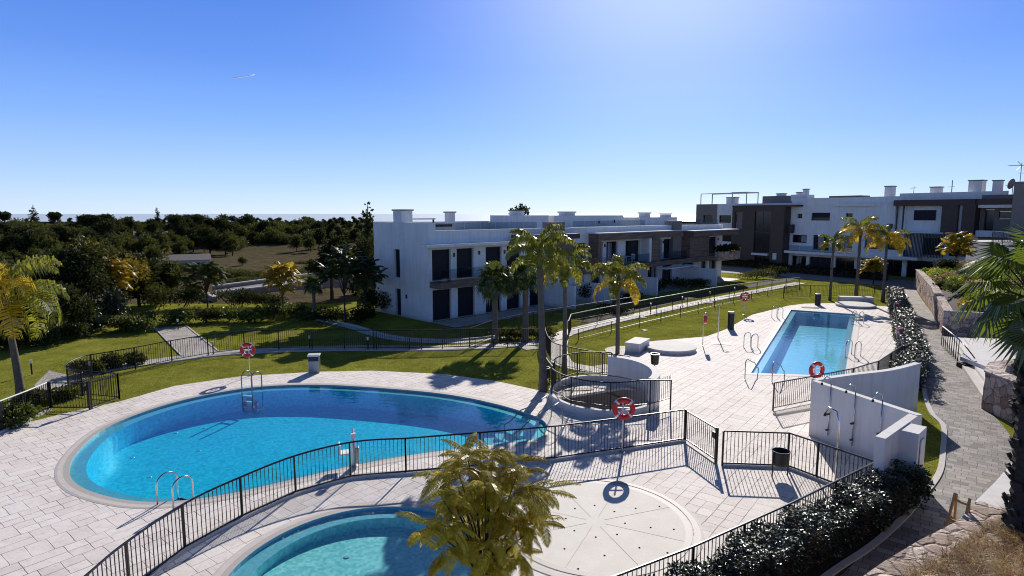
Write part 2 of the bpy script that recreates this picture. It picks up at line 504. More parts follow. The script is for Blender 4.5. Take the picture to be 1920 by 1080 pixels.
def stonemat(name, scale=3.0, c0=(.28, .18, .13), c1=(.56, .40, .31), c2=(.70, .56, .47), vertical=True):
    m, n, l, p = newmat(name); P = pos(n)
    nz = n.new('ShaderNodeTexNoise'); nz.inputs['Scale'].default_value = 4; l.new(P, nz.inputs['Vector'])
    va = n.new('ShaderNodeVectorMath'); va.operation = 'MULTIPLY_ADD'; l.new(nz.outputs['Color'], va.inputs[0]); va.inputs[1].default_value = (.2, .2, .2); l.new(P, va.inputs[2])
    v = n.new('ShaderNodeTexVoronoi'); v.feature = 'DISTANCE_TO_EDGE'; v.inputs['Scale'].default_value = scale; l.new(va.outputs[0], v.inputs['Vector'])
    v2 = n.new('ShaderNodeTexVoronoi'); v2.inputs['Scale'].default_value = scale; l.new(va.outputs[0], v2.inputs['Vector'])
    sp = n.new('ShaderNodeSeparateColor'); l.new(v2.outputs['Color'], sp.inputs[0])
    k = mixc(n, l, sp.outputs[0], noise(n, l, P, 9, 5, .7), .55)
    c = ramp(n, l, k, [(.25, c0), (.5, c1), (.75, c2)])
    j = ramp(n, l, v.outputs['Distance'], [(0, (.5, .45, .42)), (.05, (1, 1, 1))])
    l.new(mixc(n, l, c, j, 1, 'MULTIPLY'), p.inputs['Base Color']); p.inputs['Roughness'].default_value = .85
    h = n.new('ShaderNodeMath'); h.operation = 'MULTIPLY_ADD'; h.use_clamp = False
    hh = ramp(n, l, v.outputs['Distance'], [(0, (0, 0, 0)), (.12, (1, 1, 1))])
    l.new(noise(n, l, P, 12, 5, .7), h.inputs[0]); h.inputs[1].default_value = .8; l.new(hh, h.inputs[2])
    bump(n, l, h.outputs[0], p, .8, .06)
    return m

M = {}
M['deck'] = stamped('stamped_deck', 128, .42, .36, (.93, .865, .805), (.79, .715, .66), (.23, .195, .175), .010, .42)
M['coping'] = plain('coping_stone', (.66, .60, .55), .7, .08, 4, bmp=.2)
M['grate'] = plain('drain_grate', (.50, .46, .42), .6, .15, 30, bmp=.3)
M['splash'] = plain('cream_concrete', (.86, .81, .72), .8, .08, 1.6, bmp=.15)
M['splash_joint'] = plain('joint_grey', (.60, .56, .51), .8)
M['pav_grey'] = pavers('grey_pavers', 38, .36, .24, (.40, .37, .35), (.16, .15, .145), (.05, .047, .045))
M['pav_far'] = pavers('light_pavers', 20, .4, .2, (.62, .58, .55), (.50, .47, .45), (.30, .28, .27))
M['lawn'] = grassmat('lawn_grass', (.105, .115, .020), (.24, .25, .042), (.39, .375, .068))
M['field'] = grassmat('dry_field', (.042, .046, .020), (.105, .086, .050), (.19, .15, .098))
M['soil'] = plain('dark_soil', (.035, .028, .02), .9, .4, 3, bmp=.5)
M['gravel'] = plain('white_gravel', (.62, .60, .58), .85, .25, 18, bmp=.6)
M['kerb'] = plain('kerb_concrete', (.55, .52, .49), .75, .1, 5)
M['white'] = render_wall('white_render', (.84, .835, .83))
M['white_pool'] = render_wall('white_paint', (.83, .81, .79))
M['tan'] = plain('taupe_render', (.235, .20, .18), .8, .06, 1.5, bmp=.1)
M['brown'] = plain('brown_render', (.085, .054, .042), .7, .15, 1.5, bmp=.1)
M['wood'] = woodtile('timber_cladding', (.085, .056, .042), (.235, .16, .115))
M['window'] = plain('dark_window_glass', (.006, .007, .014), .12, .3, .7, spec=.6)
M['shutter'] = plain('shutter_navy', (.008, .008, .017), .5, .2, 1.5, spec=.25)
M['frame'] = plain('window_frame', (.02, .02, .022), .4)
M['curtain'] = plain('curtain', (.30, .30, .31), .9, .15, 8)
M['black'] = plain('black_steel', (.010, .010, .011), .35, .2, 10)
M['steel'] = plain('polished_steel', (.62, .63, .65), .18, .05, 8, metal=1.0)
M['dullsteel'] = plain('grey_metal', (.30, .30, .31), .35, .1, 8, metal=.6)
M['red'] = plain('lifebuoy_red', (.62, .022, .020), .4, .1, 6)
M['buoy_white'] = plain('lifebuoy_white', (.80, .80, .80), .5, .05, 6)
M['whitemetal'] = plain('white_metal', (.75, .75, .75), .35, .05, 5)
M['matte'] = plain('dark_matte', (.02, .02, .02), 1.0, .1, 5, spec=0.0)
M['bin'] = plain('black_plastic', (.013, .013, .014), .45, .2, 9)
M['tile1'] = mosaic('deep_blue_mosaic', (.0, .41, .60), (.05, .77, .94), 11)
M['tile1s'] = mosaic('pale_blue_mosaic', (.26, .42, .50), (.42, .58, .64), 14)
M['tile2'] = mosaic('teal_mosaic', (.16, .56, .58), (.52, .92, .90), 13)
M['tile2s'] = mosaic('pale_teal_mosaic', (.15, .45, .55), (.32, .60, .68), 14)
M['tile3'] = mosaic('light_blue_mosaic', (.10, .62, .76), (.26, .82, .92), 9)
M['tile3s'] = mosaic('pale_tile', (.40, .56, .62), (.52, .66, .70), 10)
M['water1'] = watermat('oval_pool_water', (.50, .92, .97))
M['water2'] = watermat('shallow_pool_water', (.74, .93, .95), .02, 3.5)
M['water3'] = watermat('lap_pool_water', (.68, .90, .97))
M['glass'] = glassmat('balcony_glass')
M['stone'] = stonemat('rustic_stone', 2.6)
M['stone_cap'] = stonemat('stone_coping', 2.2, (.34, .25, .20), (.62, .50, .43), (.76, .66, .59))
M['timber'] = plain('pine_timber', (.58, .31, .10), .5, .2, 6)
M['bark'] = plain('palm_bark', (.13, .105, .085), .9, .35, 7, bmp=.7, bscale=18)
M['bark_dark'] = plain('dark_bark', (.045, .035, .028), .9, .4, 7, bmp=.8, bscale=14)
M['grey_roof'] = plain('roof_membrane', (.42, .41, .40), .9, .1, 1)
M['road'] = plain('grey_road', (.22, .215, .21), .85, .15, .8)
M['sea'] = plain('sea_haze_tint', (.55, .66, .76), .6, .1, .001)  # pale horizon haze painted into the base colour
M['contrail'] = plain('ice_vapour', (.9, .9, .9), .9, .02, 1)
# foliage
M['queen'] = leafmat('queen_palm_leaf', (.05, .078, .012), (.19, .21, .026), .45, (.60, .58, .05), .75, .28)
M['queen_gold'] = leafmat('golden_palm_leaf', (.28, .20, .016), (.66, .48, .035), .5, (.9, .66, .05), .55, .35)
M['fan'] = leafmat('fan_palm_leaf', (.022, .042, .010), (.085, .115, .025), .25, (.25, .30, .03), .8, .25)
M['fan_near'] = leafmat('near_fan_palm_leaf', (.032, .055, .012), (.095, .14, .028), .38, (.32, .42, .05), .8, .25)
M['jaca'] = leafmat('olive_feather_leaf', (.15, .145, .022), (.46, .40, .06), .55, (.85, .70, .12), .15, .6)
M['jaca_yellow'] = leafmat('yellow_feather_leaf', (.14, .12, .008), (.42, .31, .018), .45, (.75, .52, .03), .45, .4)
M['jaca_dark'] = leafmat('dark_feather_leaf', (.018, .028, .007), (.05, .07, .014), .3, (.14, .18, .02), .4, .4)
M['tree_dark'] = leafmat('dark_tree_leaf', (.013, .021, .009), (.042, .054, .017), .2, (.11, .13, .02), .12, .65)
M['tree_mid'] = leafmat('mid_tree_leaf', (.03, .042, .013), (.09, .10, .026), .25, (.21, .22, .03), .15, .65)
M['tree_gold'] = leafmat('autumn_leaf', (.045, .042, .006), (.17, .13, .012), .35, (.36, .26, .02), .35, .45)
M['tree_red'] = leafmat('rusty_leaf', (.04, .014, .010), (.10, .035, .02), .3, (.2, .06, .03), .3, .5)
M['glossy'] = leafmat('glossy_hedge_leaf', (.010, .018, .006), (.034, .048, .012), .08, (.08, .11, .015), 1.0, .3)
M['shrub'] = leafmat('shrub_leaf', (.025, .045, .010), (.085, .115, .022), .3, (.22, .27, .03), .5, .4)
M['shrub_lime'] = leafmat('bright_shrub_leaf', (.05, .10, .012), (.17, .25, .035), .4, (.4, .5, .05), .5, .4)
M['straw'] = leafmat('dry_grass_blade', (.11, .065, .03), (.56, .42, .22), .3, (.5, .36, .16), .5, .45)
M['rust_grass'] = leafmat('rusty_grass_blade', (.06, .03, .014), (.26, .13, .06), .3, (.34, .19, .08), .5, .45)
M['blade'] = leafmat('grass_blade', (.17, .18, .028), (.36, .36, .06), .4, (.28, .30, .03), .3, .5)
# ------------------------------------------------------------------ terrain, lawns, decks, paths
ZL, ZP = -0.012, -0.004      # lawn and path levels; the pool deck is level 0
POOL1 = ccw(catmull([(-13.3, 17.3), (-14.25, 18.9), (-14.85, 21.2), (-14.4, 23.45), (-13.3, 25.2), (-11.5, 26.5), (-9.0, 26.85), (-6.2, 26.4),
         (-3.0, 25.45), (-.6, 24.0), (1.05, 22.3), (1.25, 21.0), (.7, 20.1), (-1.1, 19.5), (-3.3, 18.75), (-4.9, 17.95), (-6.4, 17.0),
         (-7.9, 16.05), (-9.2, 15.6), (-10.5, 15.65), (-12.1, 16.3)], 6))
KID = ccw(ring(-3.2, 12.15, 2.95, 3.15, 72))
UL = Vector((.513, .858)); UN = Vector((.858, -.513))       # long and short direction of the lap pool
LAP = ccw([(11.75, 28.9), (16.05, 28.35), (26.75, 46.3), (22.75, 48.5)])
WC, WRX, WRY = (3.85, 24.85), 2.12, 2.45                     # sunken round stair
WELL = ccw(ring(WC[0], WC[1], WRX, WRY, 72))
DECK = [(-26, 6), (-22, 17), (-18.75, 20.9), (-17.6, 22.9), (-16.4, 24.4), (-15.38, 26.7), (-13.14, 28.3), (-9.79, 29.17), (-6.93, 29.37), (-3.38, 28.75),
        (-.75, 27.5), (1.2, 26.0), (1.7, 25.4), (1.9, 24.9), (5.0, 26.4), (5.6, 26.3), (6.5, 26.6), (6.85, 28.0), (6.6, 29.3), (6.1, 30.3), (6.0, 32.2), (6.5, 34.2), (8.2, 36.2), (10.0, 36.9), (12.4, 37.8), (14.5, 40.2),
        (18.6, 46.1), (23.6, 50.8), (25.5, 51.9), (28.0, 52.2), (31.9, 50.2), (29.9, 46.6), (24.1, 37.0), (19.7, 29.5), (16.3, 26.0), (12.0, 23.2), (10.75, 20.8), (11.9, 17.1),
        (9.7, 15.3), (6.4, 12.9), (3.6, 11.1), (1.8, 10.1), (0, 8.2), (-10, 5), (-20, 4)]

# raised terrain far away, one sheet to the horizon
def terrain_z(x, y):
    z = -.07
    left = max(0.0, min(1.0, (12 - x + .10 * (y - 60)) / 30))        # only left of the houses
    def sm(a, b, v):
        t = max(0, min(1, (v - a) / (b - a))); return t * t * (3 - 2 * t)
    d = math.hypot(x, y)
    z += left * (-4.8 * sm(58, 115, d) + 3.9 * sm(190, 300, d) + 3.4 * sm(300, 700, d))
    z += left * .35 * math.sin(x * .11 + 1.3) * math.sin(y * .07) * sm(60, 110, d)
    if d > 520: z -= (d - 520) * .05 if d < 800 else 14 + (d - 800) * .004
    if -30 < x < 36 and 2 < y < 58: z = min(z, -.07)
    if -24 < x < 31 and 4 < y < 51: z = -3.2
    return z
xs = sorted(set([-2600, -1800, -1200, -800, -500] + list(range(-400, 120, 12)) + list(range(-60, 61, 3)) + [150, 220, 300, 450, 700, 1200, 2600]))
ys = sorted(set([-300, -100, -30] + list(range(-12, 110, 3)) + list(range(110, 420, 10)) + [450, 500, 560, 640, 700, 800, 1000, 1500, 2500, 5000, 9000]))
tb = MB(); nx = len(xs)
tb.v = [(x, y, terrain_z(x, y)) for y in ys for x in xs]
tb.f = [(j * nx + i, j * nx + i + 1, (j + 1) * nx + i + 1, (j + 1) * nx + i) for j in range(len(ys) - 1) for i in range(nx - 1)]
tag(tb.build('terrain', M['field'], smooth=True), kind='structure')

tag(MB().sheet([(150, 640), (9000, 640), (9000, 9500), (-9000, 9500), (-9000, 640)], (), -.9).build('sea', M['sea']), kind='structure')  # added sheet, tinted to pass for pale sky at the horizon
# flat site lawn with openings for the basins
LAWN = [(-34, -4), (70, -4), (70, 100), (34, 104), (8, 84), (-6, 58), (-16, 52), (-34, 52)]
holes = [list(reversed(offset(POOL1, .12))), list(reversed(offset(KID, .12))), list(reversed(offset(LAP, .12))), list(reversed(WELL))]
tag(MB().sheet(LAWN, holes, ZL - .012).build('lawn', M['lawn']), kind='structure')
dk = MB().sheet(DECK, [list(reversed(POOL1)), list(reversed(KID)), list(reversed(LAP)), list(reversed(offset(WELL, -.02)))], 0.0)
# thickness along the deck's edge
dk.band(DECK, DECK, 0.0, -.10)
tag(dk.build('pool_deck', M['deck']), kind='structure')

def path(name, mat, left, right, z=ZP, kerb=None):
    b = MB(); n = len(left); v0 = len(b.v)
    b.v += [(p[0], p[1], z) for p in left] + [(p[0], p[1], z) for p in right]
    b.f += [(v0 + i, v0 + n + i, v0 + n + i + 1, v0 + i + 1) for i in range(n - 1)]
    return tag(b.build(name, mat), kind='structure')

def kerb_line(pts, w=.12, h=.06, name='kerb', mat='kerb', z=-.03):
    a = offset_line(pts, w / 2); b = offset_line(pts, -w / 2); m = MB(); n = len(a)
    for lo, hi in ((z, h),):
        v0 = len(m.v)
        m.v += [(p[0], p[1], lo) for p in a] + [(p[0], p[1], hi) for p in a] + [(p[0], p[1], hi) for p in b] + [(p[0], p[1], lo) for p in b]
        for i in range(n - 1):
            for k in range(3):
                m.f.append((v0 + k * n + i, v0 + k * n + i + 1, v0 + (k + 1) * n + i + 1, v0 + (k + 1) * n + i))
        m.f.append((v0, v0 + n, v0 + 2 * n, v0 + 3 * n)); m.f.append((v0 + n - 1, v0 + 4 * n - 1, v0 + 3 * n - 1, v0 + 2 * n - 1))
    return tag(m.build(name, M[mat], recalc=True), kind='structure')

# garden path behind the oval pool
gp = [G(*p).xy for p in [(60, 752), (100, 724), (150, 704), (200, 690), (300, 676), (400, 663), (520, 655), (650, 652), (800, 652), (900, 649), (990, 643), (1040, 632), (1085, 617), (1200, 590), (1340, 560.5), (1500, 530)]]
gpc = catmull(gp, 6, closed=False)
path('garden_path', M['pav_far'], offset_line(gpc, .62), offset_line(gpc, -.62))
kerb_line(offset_line(gpc, -.69), .1, .03)
pb_ = [G(*p).xy for p in [(64, 722), (92, 694), (124, 702), (132, 742), (84, 756)]]
tag(MB().sheet([tuple(p) for p in pb_], (), ZP - .003).build('garden_path', M['pav_far']), kind='structure')
# cross path on the left
cp = [G(376, 663).xy, G(320, 613).xy]
path('garden_cross_path', M['pav_far'], offset_line(cp, .85), offset_line(cp, -.85), ZP + .004)
kerb_line(offset_line(cp, .93), .1, .03); kerb_line(offset_line(cp, -.93), .1, .03)
# curved gravel verge around the house lawn
vg = catmull([G(*p).xy for p in [(592, 599), (625, 606), (660, 614), (700, 627), (760, 638), (850, 641), (930, 634), (1000, 622)]], 6, closed=False)
path('gravel_verge', M['gravel'], offset_line(vg, .32), offset_line(vg, -.32))
kerb_line(offset_line(vg, .4), .14, .10)
# link from the garden path round to the sunken stair
lk = catmull([G(*p).xy for p in [(1052, 628), (1046, 650), (1050, 672), (1066, 684), (1110, 692), (1170, 698)]], 6, closed=False)
path('stair_path', M['pav_far'], offset_line(lk, .55), offset_line(lk, -.55), ZP + .004)
# main paved walk on the right
WL = [(2, 7.6), (5, 10.6), (6.98, 12.19), (8.51, 13.28), (10.08, 14.57), (11.83, 16.18), (13.09, 17.46), (14.33, 19.07), (16.0, 21.4), (16.6, 22.9), (18.03, 25.4), (21.2, 30.4), (24.73, 36.3), (30.5, 46.2), (36.0, 55.5), (41.5, 64.5)]
WR = [(6.0, 6.6), (8.9, 10.0), (10.0, 11.1), (11.1, 12.1), (12.3, 13.4), (13.6, 14.9), (15.0, 16.7), (16.4, 18.6), (17.9, 21.0), (19.4, 23.9), (21.6, 27.2), (24.0, 31.1), (27.3, 36.3), (33.4, 47.4), (38.6, 56.5), (43.9, 65.4)]
wl_ = catmull(WL, 5, False); wr_ = catmull(WR, 5, False)
path('paved_walk', M['pav_grey'], list(reversed(wr_)), list(reversed(wl_)), ZP)
kerb_line(offset_line(wl_, .09), .16, .03)
# planted strip between the fence and the walk
path('planting_bed', M['soil'], [(1.2, 8.6), (2.6, 9.9), (6.6, 12.6), (9.0, 14.6)], [(2.0, 7.9), (3.7, 9.4), (7.6, 12.6), (9.9, 14.8)], ZP + .002)
path('planting_bed', M['soil'], [(17.3, 26.3), (20.0, 29.4), (24.4, 37), (30.1, 46.5), (35.4, 55.2)], [(18.2, 25.9), (20.9, 30.2), (24.5, 36.2), (30.2, 46.0), (35.8, 55.3)], ZP + .002)
# hedge and gravel strip by the houses, its shade painted in as dark soil
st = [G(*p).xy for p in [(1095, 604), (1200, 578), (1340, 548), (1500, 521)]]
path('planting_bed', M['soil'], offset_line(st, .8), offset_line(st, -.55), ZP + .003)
# terraces in front of the houses and the forecourt of the far block
path('house_terrace', M['pav_far'], [(-5.8, 42.7), (25.6, 73.6)], [(-3.9, 40.8), (27.5, 71.7)], ZP + .006)
path('forecourt', M['road'], [(29, 92), (56, 58)], [(24, 84), (47, 57)], ZP + .006)  # dark grey paints in the block's shade along with its dark garden

# ------------------------------------------------------------------ swimming pools
def make_pool(label, loop, depth, tile, shelf_tile, water, shelf=.42, cop=.30, lights=(), shelf_depth=.10, coping=True):
    c = sum((Vector(p) for p in loop), Vector((0, 0))) / len(loop)
    t = thing('swimming_pool', label, 'swimming pool', (c.x, c.y, 0))
    inner = offset(loop, -shelf)
    b = MB(); b.band(inner, inner, -shelf_depth, -depth); b.sheet(inner, (), -depth)
    b.build('basin', M[tile], t, local=False)
    b = MB(); b.band(loop, loop, .012, -shelf_depth); b.band(inner, loop, -shelf_depth); b.build('tile_rim', M[shelf_tile], t, local=False)
    MB().sheet(loop, (), -.045).build('water', M[water], t, local=False)
    if coping:
        o1 = offset(loop, cop * .55); o2 = offset(loop, cop); o3 = offset(loop, cop + .07)
        b = MB(); b.band(loop, o1, .012); b.build('drain_grate', M['grate'], t, local=False)
        b = MB(); b.band(o1, o2, .014); b.band(o2, o3, .014, .004); b.build('coping', M['coping'], t, local=False)
    for (x, y, z) in lights:
        MB().lathe([(.0, .02), (.06, .018), (.08, 0)], (x, y, z), 16).build('floor_fitting', M['tile1s'], t, local=False)
    return t, inner
fl = []
for px, py in [(330, 812), (383, 803), (248, 858), (280, 895), (373, 845), (345, 752), (537, 776), (667, 775), (790, 786), (568, 823), (790, 862), (375, 918), (548, 889), (703, 853)]:
    g = G(px, py, -.88); fl.append((g.x, g.y, -.88))
make_pool('large oval pool with bright blue tiles', POOL1, .88, 'tile1', 'tile1s', 'water1', lights=fl[:7])
fl = []
for px, py in [(769, 1002), (650, 1045)]:
    g = G(px, py, -.36); fl.append((g.x, g.y, -.36))
make_pool("small round turquoise children's pool beside the feathery tree", KID, .36, 'tile2', 'tile2s', 'water2', shelf=.40, lights=fl)
lp, lin = make_pool('long narrow rectangular lap pool with pale blue water', LAP, .92, 'tile3', 'tile3s', 'water3', shelf=.38, cop=.3)
# steps inside pools
p1 = [o for o in bpy.data.objects if o.name == 'swimming_pool'][0]
def steps_in(parent, centre, a0, radii, z0, dz, tile, span=1.3):
    for k, r in enumerate(radii):
        pts = [(centre[0], centre[1])] + [(centre[0] + r * math.cos(a0 - span + 2 * span * i / 10), centre[1] + r * math.sin(a0 - span + 2 * span * i / 10)) for i in range(11)]
        MB().prism(pts, -.87, z0 - dz * k).build('step', M[tile], parent, local=False)
steps_in(p1, (.45, 21.75), R(225), (.7, 1.1, 1.5, 1.9), -.22, .16, 'tile1s', .75)
for k in range(4):
    w0 = Vector((11.95, 28.95)) + UL * .35
    a = w0 + UL * (0); e = a + UL * (.38 * (k + 1)); bb = UN * 1.5
    MB().prism([a.to_tuple(), (a + bb).to_tuple(), (e + bb).to_tuple(), e.to_tuple()], -.91, -.24 - .16 * k).build('step', M['tile3s'], lp, local=False)

# splash pad
SC, SR = (2.12, 14.5), 2.22
t = thing('splash_pad', 'round cream splash pad with radial joints and water nozzles', 'splash pad', (SC[0], SC[1], 0))
b = MB(); b.sheet(ring(SC[0], SC[1], SR, SR, 96), (), .010); b.build('pad', M['splash'], t, local=False)
b = MB(); b.band(ring(SC[0], SC[1], SR, SR, 96), ring(SC[0], SC[1], SR + .16, SR + .16, 96), .010); b.band(ring(SC[0], SC[1], SR + .2, SR + .2, 96), ring(SC[0], SC[1], SR + .36, SR + .36, 96), .010)
b.build('drain_grate', M['grate'], t, local=False)
b = MB(); b.band(ring(SC[0], SC[1], SR + .36, SR + .36, 96), ring(SC[0], SC[1], SR + .42, SR + .42, 96), .012); b.build('coping', M['coping'], t, local=False)
b = MB()
for k in range(8):
    a = R(20 + 45 * k); d = Vector((math.cos(a), math.sin(a))); nn = Vector((-d.y, d.x)) * .006
    p0 = Vector(SC) + d * .25; p1_ = Vector(SC) + d * SR * .995
    b.quad((*(p0 - nn), .014), (*(p1_ - nn), .014), (*(p1_ + nn), .014), (*(p0 + nn), .014))
b.build('joint', M['splash_joint'], t, local=False)
for px, py in [(1115, 947.5), (1073, 932), (1078, 953.5), (1061, 972), (1152, 959), (1192, 953), (1236.5, 949.5), (1077, 995), (1117, 1007), (1172, 981), (1157, 1002), (1220, 989), (1263.5, 992.5), (1058.5, 1029), (1133.5, 1041.5), (1199, 1027), (1084, 1066.5), (1251.5, 1036.5), (1018, 993), (1005.5, 1032.5)]:
    g = G(px, py, .012)
    MB().lathe([(.0, .010), (.02, .009), (.026, 0)], (g.x, g.y, .011), 12).build('nozzle', M['matte'], t, local=False)

# sunken round stair with its parapet
t = thing('sunken_round_stair', 'white walled sunken round stairwell with a higher curved back wall', 'stairwell', (WC[0], WC[1], 0))
wo, wi = offset(WELL, .15), WELL
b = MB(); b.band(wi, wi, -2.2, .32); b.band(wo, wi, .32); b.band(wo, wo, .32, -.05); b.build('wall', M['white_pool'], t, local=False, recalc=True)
b = MB(); b.sheet(wi, (), -2.2); b.build('floor', M['splash'], t, local=False)
ang = [R(a) for a in range(-38, 76, 4)]
o_ = [(WC[0] + (WRX + .21) * math.cos(a), WC[1] + (WRY + .21) * math.sin(a)) for a in ang]
i_ = [(WC[0] + (WRX - .12) * math.cos(a), WC[1] + (WRY - .12) * math.sin(a)) for a in ang]
b = MB(); n = len(ang)
for i in range(n - 1):
    z0a = 1.28; z1a = 1.28
    for f in (((i_[i], z0a), (o_[i], z0a), (o_[i + 1], z1a), (i_[i + 1], z1a)), ((o_[i], -.03), (o_[i + 1], -.03), (o_[i + 1], z1a), (o_[i], z0a)), ((i_[i + 1], .40), (i_[i], .40), (i_[i], z0a), (i_[i + 1], z1a))):
        b.quad(*[(p[0], p[1], z) for p, z in f])
for i in (0, n - 1): b.quad((*i_[i], .40), (*o_[i], -.03), (*o_[i], 1.28), (*i_[i], 1.28))
b.build('curved_wall', M['white_pool'], t, local=False, recalc=True)
for k in range(11):
    a0, a1 = R(250 - 22 * k), R(250 - 22 * (k + 1) - 4)
    pts = [(WC[0] + r * math.cos(a) * WRX, WC[1] + r * math.sin(a) * WRY) for r, a in ((.35, a0), (.985, a0), (.985, (a0 + a1) / 2), (.985, a1), (.35, a1))]
    MB().prism(pts, -2.19, -.2 - .18 * k).build('stair_step', M['kerb'], t, local=False)
hr = MB(); pts = [(WC[0] + .92 * WRX * math.cos(R(a)), WC[1] + .92 * WRY * math.sin(R(a)), 1.0 - (250 - a) / 250 * 2.0) for a in range(250, 20, -10)]
hr.tube(pts, .02, 6); hr.build('handrail', M['black'], t, local=False, smooth=True)

# low white block, disc plinths, covers
def plinth(px, py, r, h, label):
    g = G(px, py)
    t = thing('round_plinth', label, 'plinth', (g.x, g.y, 0))
    MB().lathe([(r * .97, -.02), (r * .97, h - .08)], (0, 0, 0), 48).build('base', M['kerb'], t)
    MB().lathe([(r * .97, h - .08), (r * 1.0, h - .07), (r * 1.0, h), (0, h + .02)], (0, 0, 0), 48).build('slab', M['white_pool'], t)
    return t
plinth(1257, 655, 1.45, .22, 'round white raised slab next to the white block on the deck')
plinth(1604, 574, 1.55, .20, 'round white raised slab at the far end of the lap pool')
def block(px, py, w, d, h, rz, label):
    g = G(px, py)
    t = thing('white_block', label, 'block', (g.x, g.y, 0), rz)
    MB().box(-w / 2, w / 2, -d / 2, d / 2, -.02, h).build('body', M['white_pool'], t, bevel=.015)
    MB().box(-w / 2 - .03, w / 2 + .03, -d / 2 - .03, d / 2 + .03, h, h + .05).build('top_slab', M['white_pool'], t, bevel=.01)
    return t
block(1195, 655, .85, 1.75, .48, R(-31), 'white rectangular block standing at the lawn edge by the round slab')
block(1604, 566, 2.7, .7, .42, R(-10), 'long low white block behind the far round slab')
for (px, py, r), lab in zip([(1166, 655, 1.15)], ['x']):
    g = G(px + 6, py + 2); o = MB().sheet(ring(g.x, g.y, r, r, 40), (), .006).build('block_footing', M['white_pool']); tag(o, kind='structure')
for px, py, s, lab in [(1133, 688, .8, 'white square cover in the grass behind the round stair'), (1205, 595, .5, 'small white cover on the far strip of lawn'),
                       (1209, 619, .35, 'tiny white cover in the middle of the lawn'), (1329, 567, .6, 'white cover near the path in front of the second house'), (992, 652, .9, 'white slab on the path below the fan palms')]:
    g = G(px, py); t = thing('utility_cover', lab, 'cover', (g.x, g.y, 0), R(30))
    MB().box(-s / 2, s / 2, -s / 2, s / 2, -.02, .012).build('lid', M['white_pool'], t)
for px, py, lab, w in [(1352, 644, 'green mat by the slim shower on the deck', 1.15), (1519, 577, 'green mat at the far end of the lap pool', 1.3)]:
    g = G(px, py); o = MB().box(-w / 2, w / 2, -.35, .35, .002, .02).build('shower_mat', M['shrub_lime']); o.location = (g.x, g.y, 0); o.rotation_euler.z = R(-20); tag(o, lab, 'mat')
# ------------------------------------------------------------------ fences
def fence(name, label, pts, h=1.12, post=2.0, gap=.115, closed=False, kerb=True, rail='black', cat='fence', postw=.05, z=0.0, base=.10, smooth_n=0, thick=1.0, kerbmat='kerb'):
    P = [Vector((p[0], p[1])) for p in pts]
    if smooth_n: P = [Vector(q) for q in catmull(pts, smooth_n, closed=False)]
    zf = z if callable(z) else (lambda x, y: z)
    t = thing(name, label, cat, (P[0].x, P[0].y, zf(P[0].x, P[0].y)))
    L = t.location
    def loc(p, zz): return (p.x - L.x, p.y - L.y, zf(p.x, p.y) + zz - L.z)
    posts = resample(P, post)
    if not smooth_n and len(P) > 2:      # keep a post at each corner
        posts = [P[0]]
        for a, b in zip(P, P[1:]): posts += resample([a, b], post)[1:]
    MB().tube([loc(p, h) for p in P], .026 * thick, 6).build('top_rail', M[rail], t)
    for p in posts:
        b = MB(); q = loc(p, 0); b.bar((q[0], q[1], q[2]), (q[0], q[1], q[2] + h), postw, postw); b.build('post', M['black'], t)
    # one bar panel for each stretch between posts
    for a, b in zip(posts, posts[1:]):
        pan = MB(); seg = [p for p in resample([a, b], gap)]
        # follow the curve of the run: project straight pieces
        pan.bar(loc(a, base), loc(b, base), .03, .03)
        for p in seg[1:-1]:
            q = loc(p, 0)
            pan.bar((q[0], q[1], q[2] + base), (q[0], q[1], q[2] + h - .01), .015 * thick, .015 * thick)
        pan.build('bar_panel', M['black'], t)
    if kerb:
        k = MB(); Q = [(p.x, p.y) for p in P]; A = offset_line(Q, .09); B = offset_line(Q, -.09); n = len(A)
        for i in range(n - 1):
            a0, a1, b0, b1 = A[i], A[i + 1], B[i], B[i + 1]
            zz0, zz1 = -.02, .085
            f = lambda p, zz: (p[0] - L.x, p[1] - L.y, zz)
            k.quad(f(b0, zz1), f(b1, zz1), f(a1, zz1), f(a0, zz1)); k.quad(f(a0, zz0), f(a0, zz1), f(a1, zz1), f(a1, zz0)); k.quad(f(b1, zz0), f(b1, zz1), f(b0, zz1), f(b0, zz0))
        k.build('kerb', M[kerbmat], t)
    return t

def gate(label, a, b, h=1.12, open_deg=0, gap=.115):
    a, b = Vector(a), Vector(b); d = b - a; w = d.length
    t = thing('pool_gate', label, 'gate', (a.x, a.y, 0), math.atan2(d.y, d.x) + R(open_deg))
    for x in (.03, w - .03):
        MB().bar((x, 0, 0), (x, 0, h + .03), .07, .07).build('gate_post', M['black'], t)
    f = MB(); f.bar((.08, 0, h - .02), (w - .08, 0, h - .02), .04, .04); f.bar((.08, 0, .1), (w - .08, 0, .1), .04, .04); f.bar((.09, 0, .08), (.09, 0, h), .04, .04); f.bar((w - .09, 0, .08), (w - .09, 0, h), .04, .04); f.build('gate_frame', M['black'], t)
    p = MB(); n = int((w - .16) / gap)
    for i in range(1, n): p.bar((.08 + (w - .16) * i / n, 0, .1), (.08 + (w - .16) * i / n, 0, h - .02), .015, .015)
    p.build('bar_panel', M['black'], t)
    MB().box(w - .22, w - .06, -.05, .05, h - .35, h - .15).build('latch', M['black'], t)
    return t

def top(px, py, h=1.12):
    g = G(px, py, h); return (g.x, g.y)
